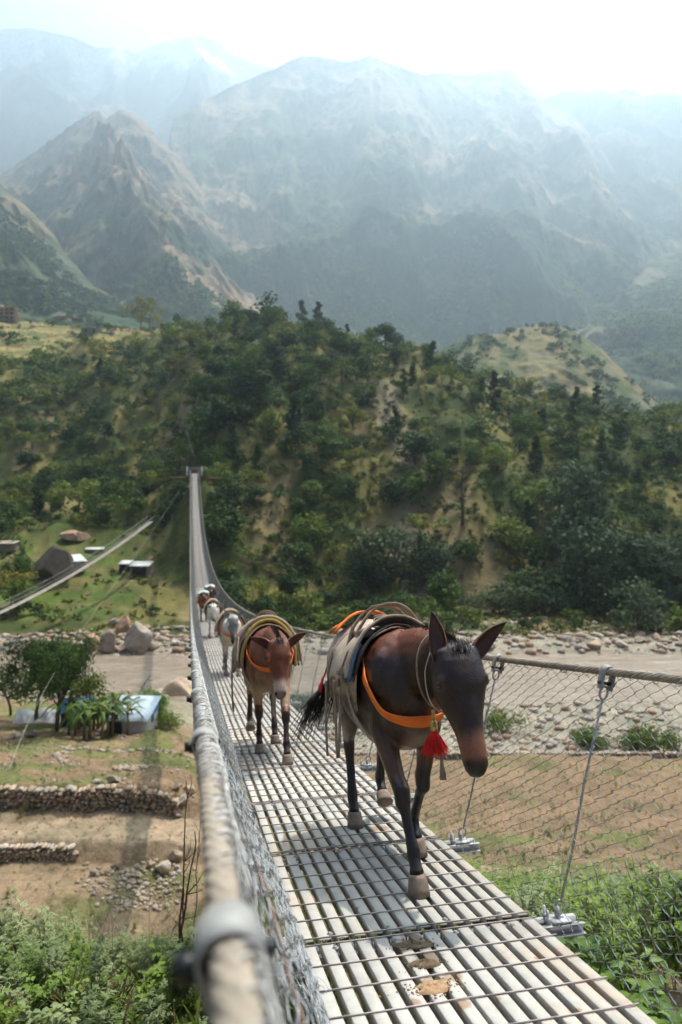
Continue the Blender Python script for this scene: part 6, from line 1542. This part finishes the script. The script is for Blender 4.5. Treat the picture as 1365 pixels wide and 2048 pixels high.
def plant_geo(kd, h, q):
    """returns (stem polylines list, leaf V, F)"""
    stems = []; LP = []; LD = []; LL = []; LW = []
    if kd == 'mugwort':
        for k in range(q.integers(2, 5)):
            a = q.uniform(0, 6.28); ln = q.uniform(.0, .25); H_ = h*q.uniform(.7, 1.0); s = np.linspace(0, 1, 7)
            P = np.stack([math.cos(a)*ln*H_*s**1.5+.01*np.sin(s*9), math.sin(a)*ln*H_*s**1.5, H_*s], -1); stems.append((P, .0035+.002*h))
            for t in np.linspace(.25, 1.0, int(9+14*h)):
                c = P[0]*0+np.array([np.interp(t, s, P[:, i]) for i in range(3)]); b = q.uniform(0, 6.28); l = h*.16*(1.25-.7*t)*q.uniform(.7, 1.2); d0 = np.array([math.cos(b), math.sin(b), .55])
                for f in (-.7, -.38, 0, .38, .7):   # divided leaf
                    dd = np.array([math.cos(b+f), math.sin(b+f), .5-.35*abs(f)]); LP.append(c+d0*l*.35*(1-abs(f)*.6)); LD.append(dd); LL.append(l*(1-.35*abs(f))); LW.append(l*.11)
        dr, seg = .35, 2
    elif kd == 'broad':
        for k in range(q.integers(3, 6)):
            a = q.uniform(0, 6.28); ln = q.uniform(.1, .6); H_ = h*q.uniform(.6, 1.0); s = np.linspace(0, 1, 6); P = np.stack([math.cos(a)*ln*H_*s, math.sin(a)*ln*H_*s, H_*s*(1-.15*s)], -1); stems.append((P, .004))
            for t in np.linspace(.2, 1.0, int(5+6*h/.5)):
                c = np.array([np.interp(t, s, P[:, i]) for i in range(3)]); b = q.uniform(0, 6.28); l = q.uniform(.06, .12); LP.append(c); LD.append([math.cos(b), math.sin(b), .35]); LL.append(l); LW.append(l*.30)
        dr, seg = .45, 3
    else:   # grass tuft
        for k in range(16):
            b = q.uniform(0, 6.28); LP.append([q.normal(0, .02), q.normal(0, .02), 0]); LD.append([math.cos(b)*.45, math.sin(b)*.45, 1]); LL.append(h*q.uniform(.6, 1.1)); LW.append(.006)
        dr, seg = .35, 3
    V, F = leaf_blades(np.array(LP), np.array(LD, float), np.array(LL), np.array(LW), q, dr, seg); return stems, V, F
PROTO = {k: [plant_geo(k, h, np.random.default_rng(s_)) for s_ in range(7)] for k, h in (('mugwort', .7), ('broad', .45), ('grass', .35))}
def near_ok(x, y):
    uu = CC[0]*x+CC[1]*y; tt = BB[0]*x+BB[1]*y
    return not (-.35 < uu < 1.75 and tt < 30 and False)
ORD = ['first', 'second', 'third', 'fourth', 'fifth', 'sixth', 'seventh', 'eighth', 'ninth', 'tenth', 'eleventh', 'twelfth', 'thirteenth', 'fourteenth']
def field(name, kd, n, rfun, mats, seed, smin=.7, smax=1.4, clear=True):
    q = np.random.default_rng(seed); pts = rfun(q, n); P = np.array(pts); Z = terr(P[:, 0], P[:, 1]); mb = MB(); sm = MB()
    for i, (x, y) in enumerate(P):
        uu = CC[0]*x+CC[1]*y; tt = BB[0]*x+BB[1]*y; s = q.uniform(smin, smax)
        if -.25 < uu < 1.85 and tt > -2:
            room = deck_z(tt)-.12-Z[i]; hh = {'mugwort': .8, 'broad': .5, 'grass': .4}[kd]
            if room < .15: continue
            s = min(s, room/hh)
        st, V, F = PROTO[kd][q.integers(7)]; a = q.uniform(0, 6.28); mb.mi = int(q.integers(len(mats))); mb.add(rotz(V*s, a)+np.array([x, y, Z[i]-.02]), F)
    o = mb.build(name, mats); tag(o, kind='stuff'); return o
# regions given in photo pixels: sample the visible bank
def px_region(px0, px1, d0, d1, pw=1.0):
    def f(q, n):
        out = []
        while len(out) < n:
            d = d0+(d1-d0)*q.random()**pw; px = q.uniform(px0, px1); out.append((wx(px, d), d))
        return out
    return f
def patchy(f, sc, th, seed):
    def g(q, n):
        out = []
        while len(out) < n:
            P = f(q, 200); v = fbm(np.array([p[0] for p in P])*sc, np.array([p[1] for p in P])*sc, 3, seed)
            out += [p for p, k in zip(P, v) if k > th]
        return out[:n]
    return g
field('left_bank_weeds', 'mugwort', 760, patchy(px_region(-250, 470, 4.0, 10, .7), .8, .49, 9), [G_MUG, G_MUG, G_NEAR], 1, .35, .85)
field('left_bank_leaves', 'broad', 260, patchy(px_region(-250, 560, 3.2, 9, .9), .9, .53, 12), [G_MUG, G_NEAR], 2, .25, .6)
field('right_bank_weeds', 'mugwort', 1300, patchy(px_region(850, 1750, 5.0, 17, .8), .6, .46, 19), [G_MUG, G_NEAR, G_NEAR], 3, .5, 1.25)
field('right_bank_leaves', 'broad', 900, patchy(px_region(1000, 1800, 2.6, 8, .9), .9, .45, 14), [G_NEARD, G_NEAR, G_NEAR], 4, .5, 1.3)
field('bank_ground_cover', 'broad', 1700, px_region(-300, 1800, 2.2, 16, .7), [G_NEAR, G_YEL, G_MUG, G_BRN], 5, .12, .34)
field('slope_grass', 'grass', 2600, px_region(-300, 1800, 3, 24, .8), [G_NEAR, G_YEL, G_BRN], 6, .7, 1.6)
field('field_seedlings', 'grass', 3600, px_region(-200, 1500, 29, 60, .9), [G_MUG, G_MUG, G_YEL], 7, .4, 1.0)
field('terrace_weeds', 'mugwort', 420, patchy(px_region(-200, 1500, 29, 60, .9), .25, .58, 33), [G_MUG, G_YEL], 8, .4, .9)
# dry stems standing among the weeds
def dry(name, n, rfun, seed, h0, h1):
    q = np.random.default_rng(seed); P = np.array(rfun(q, n)); Z = terr(P[:, 0], P[:, 1]); mb = MB(); A = []
    for (x, y), z in zip(P, Z):
        uu = CC[0]*x+CC[1]*y
        if -.3 < uu < 1.95: continue
        h = q.uniform(h0, h1); l = q.normal(0, .22, 2)*h; s = np.linspace(0, 1, 6)[:, None]; A.append(np.array([x, y, z-.02])+np.hstack([l*s**1.4, s*h])+q.normal(0, .006, (6, 3)))
    mb.tubes(np.array(A), np.linspace(.0032, .0012, 6)[None].repeat(len(A), 0), 4); o = mb.build(name, M_straw); tag(o, kind='stuff')
dry('dry_stems', 700, px_region(860, 1700, 4.5, 15), 21, .4, 1.0); dry('dry_grass_stalks', 130, px_region(-150, 440, 6, 12), 22, .5, 1.1)

# plants one can point at
def plant(kd, px, py, hm, mat, label, seed, d=None, group=None, cat='plant', stemm=None):
    g = ground_hit(px, py, 1.5, 60) if d is None else np.array([wx(px, d), d, tz(wx(px, d), d)])
    if g is None: return
    q = np.random.default_rng(seed); st, V, F = plant_geo(kd, hm, q); r = empty('mugwort_plant' if kd == 'mugwort' else 'leafy_plant', tuple(g-np.array([0, 0, .02])), 0); tag(r, label, cat, group)
    MB().add(V, F).build('leaves', mat, r); mb = MB()
    for P, rr in st: mb.tube(P, np.linspace(rr, rr*.4, len(P)), 5)
    if st: mb.build('stems', stemm or M_stem, r)
    return r
tall = [(120, 1990, .95, 7.4), (30, 1980, 1.05, 7.8), (190, 1960, .7, 8.2), (60, 1930, 1.0, 9.0), (245, 1955, .6, 8.6), (5, 1900, 1.2, 8.6), (310, 1960, .7, 8.0), (160, 1900, 1.0, 9.4), (90, 2030, .8, 6.6), (350, 1950, .6, 8.4), (280, 2000, .6, 7.2), (20, 2040, .8, 6.4), (220, 2035, .5, 6.2)]
for i, (px, py, h, d) in enumerate(tall): plant('mugwort', px, py, h, G_MUG, ORD[sorted(p[0] for p in tall).index(px)]+' tall feathery mugwort from the left photo edge, on the weedy bank', 100+i, d, 'tall mugwort plants on the left bank')
right = [(1180, 1900, .75, 4.6), (1240, 1880, .8, 4.9), (1300, 1860, .9, 5.2), (1350, 1850, 1.0, 5.0), (1130, 1840, .7, 5.6), (1060, 1800, .65, 6.4), (1210, 1830, .8, 6.0), (1000, 1770, .6, 7.2), (1320, 1800, .8, 6.4)]
for i, (px, py, h, d) in enumerate(right): plant('mugwort', px, py, h, G_NEAR, 'bright green weed behind the netting, '+ORD[sorted(p[0] for p in right).index(px)]+' of nine from the left', 200+i, d, 'bright weeds behind the netting')
broadr = [(1210, 2030, .55, 3.3), (1270, 2010, .6, 3.5), (1330, 1990, .65, 3.6), (1360, 2040, .6, 3.1), (1300, 2048, .5, 3.0), (1240, 1960, .55, 4.0), (1350, 1930, .6, 4.2), (1290, 1935, .5, 4.4)]
for i, (px, py, h, d) in enumerate(broadr): plant('broad', px, py, h, G_NEARD if i % 2 else G_NEAR, 'broad-leaved plant in the lower right corner, '+ORD[sorted(p[0] for p in broadr).index(px)]+' of eight from the left', 300+i, d, 'broad-leaved plants at the lower right')
plant('broad', 350, 2040, .45, G_NEAR, 'large-leaved plant at the foot of the dead stalks by the handrail', 400, 5.4)
plant('mugwort', 612, 2030, .50, G_NEAR, 'pale green sprig growing up between the left netting and the deck', 401, 2.05)
# tuft of dead stalks left of the handrail
def stalks():
    d = 6.2; x = wx(372, d); z = tz(x, d); r = empty('dead_stalks', (x, d, z)); tag(r, 'clump of brown dead stalks standing just left of the handrail', 'stalks'); q = random.Random(4)
    for (px0, py0, px1, py1, w) in ((352, 2020, 376, 1560, .011), (345, 1990, 392, 1660, .014), (360, 2000, 368, 1700, .010), (380, 1980, 404, 1600, .006), (330, 2020, 362, 1890, .006), (300, 1990, 350, 1900, .004)):
        a = W(px0, py0, d)-np.array([x, d, z]); b = W(px1, py1, d)-np.array([x, d, z]); a[2] = min(a[2], 0.1); s = np.linspace(0, 1, 14)[:, None]; P = a+(b-a)*s+np.array([[q.gauss(0, .010), q.gauss(0, .01), 0] for _ in range(14)])
        mb = MB(); mb.tube(P, np.linspace(w, w*.35, 14), 6)
        for k in range(6):
            t = q.uniform(.4, 1); c = P[int(t*13)]; e = c+np.array([q.uniform(-.16, .16), q.uniform(-.05, .05), q.uniform(.05, .22)]); mb.tube([c, (c+e)/2+np.array([.02, 0, 0]), e], [w*.4, w*.3, w*.12], 4)
        mb.build('stalk', M_stalk, r)
stalks()
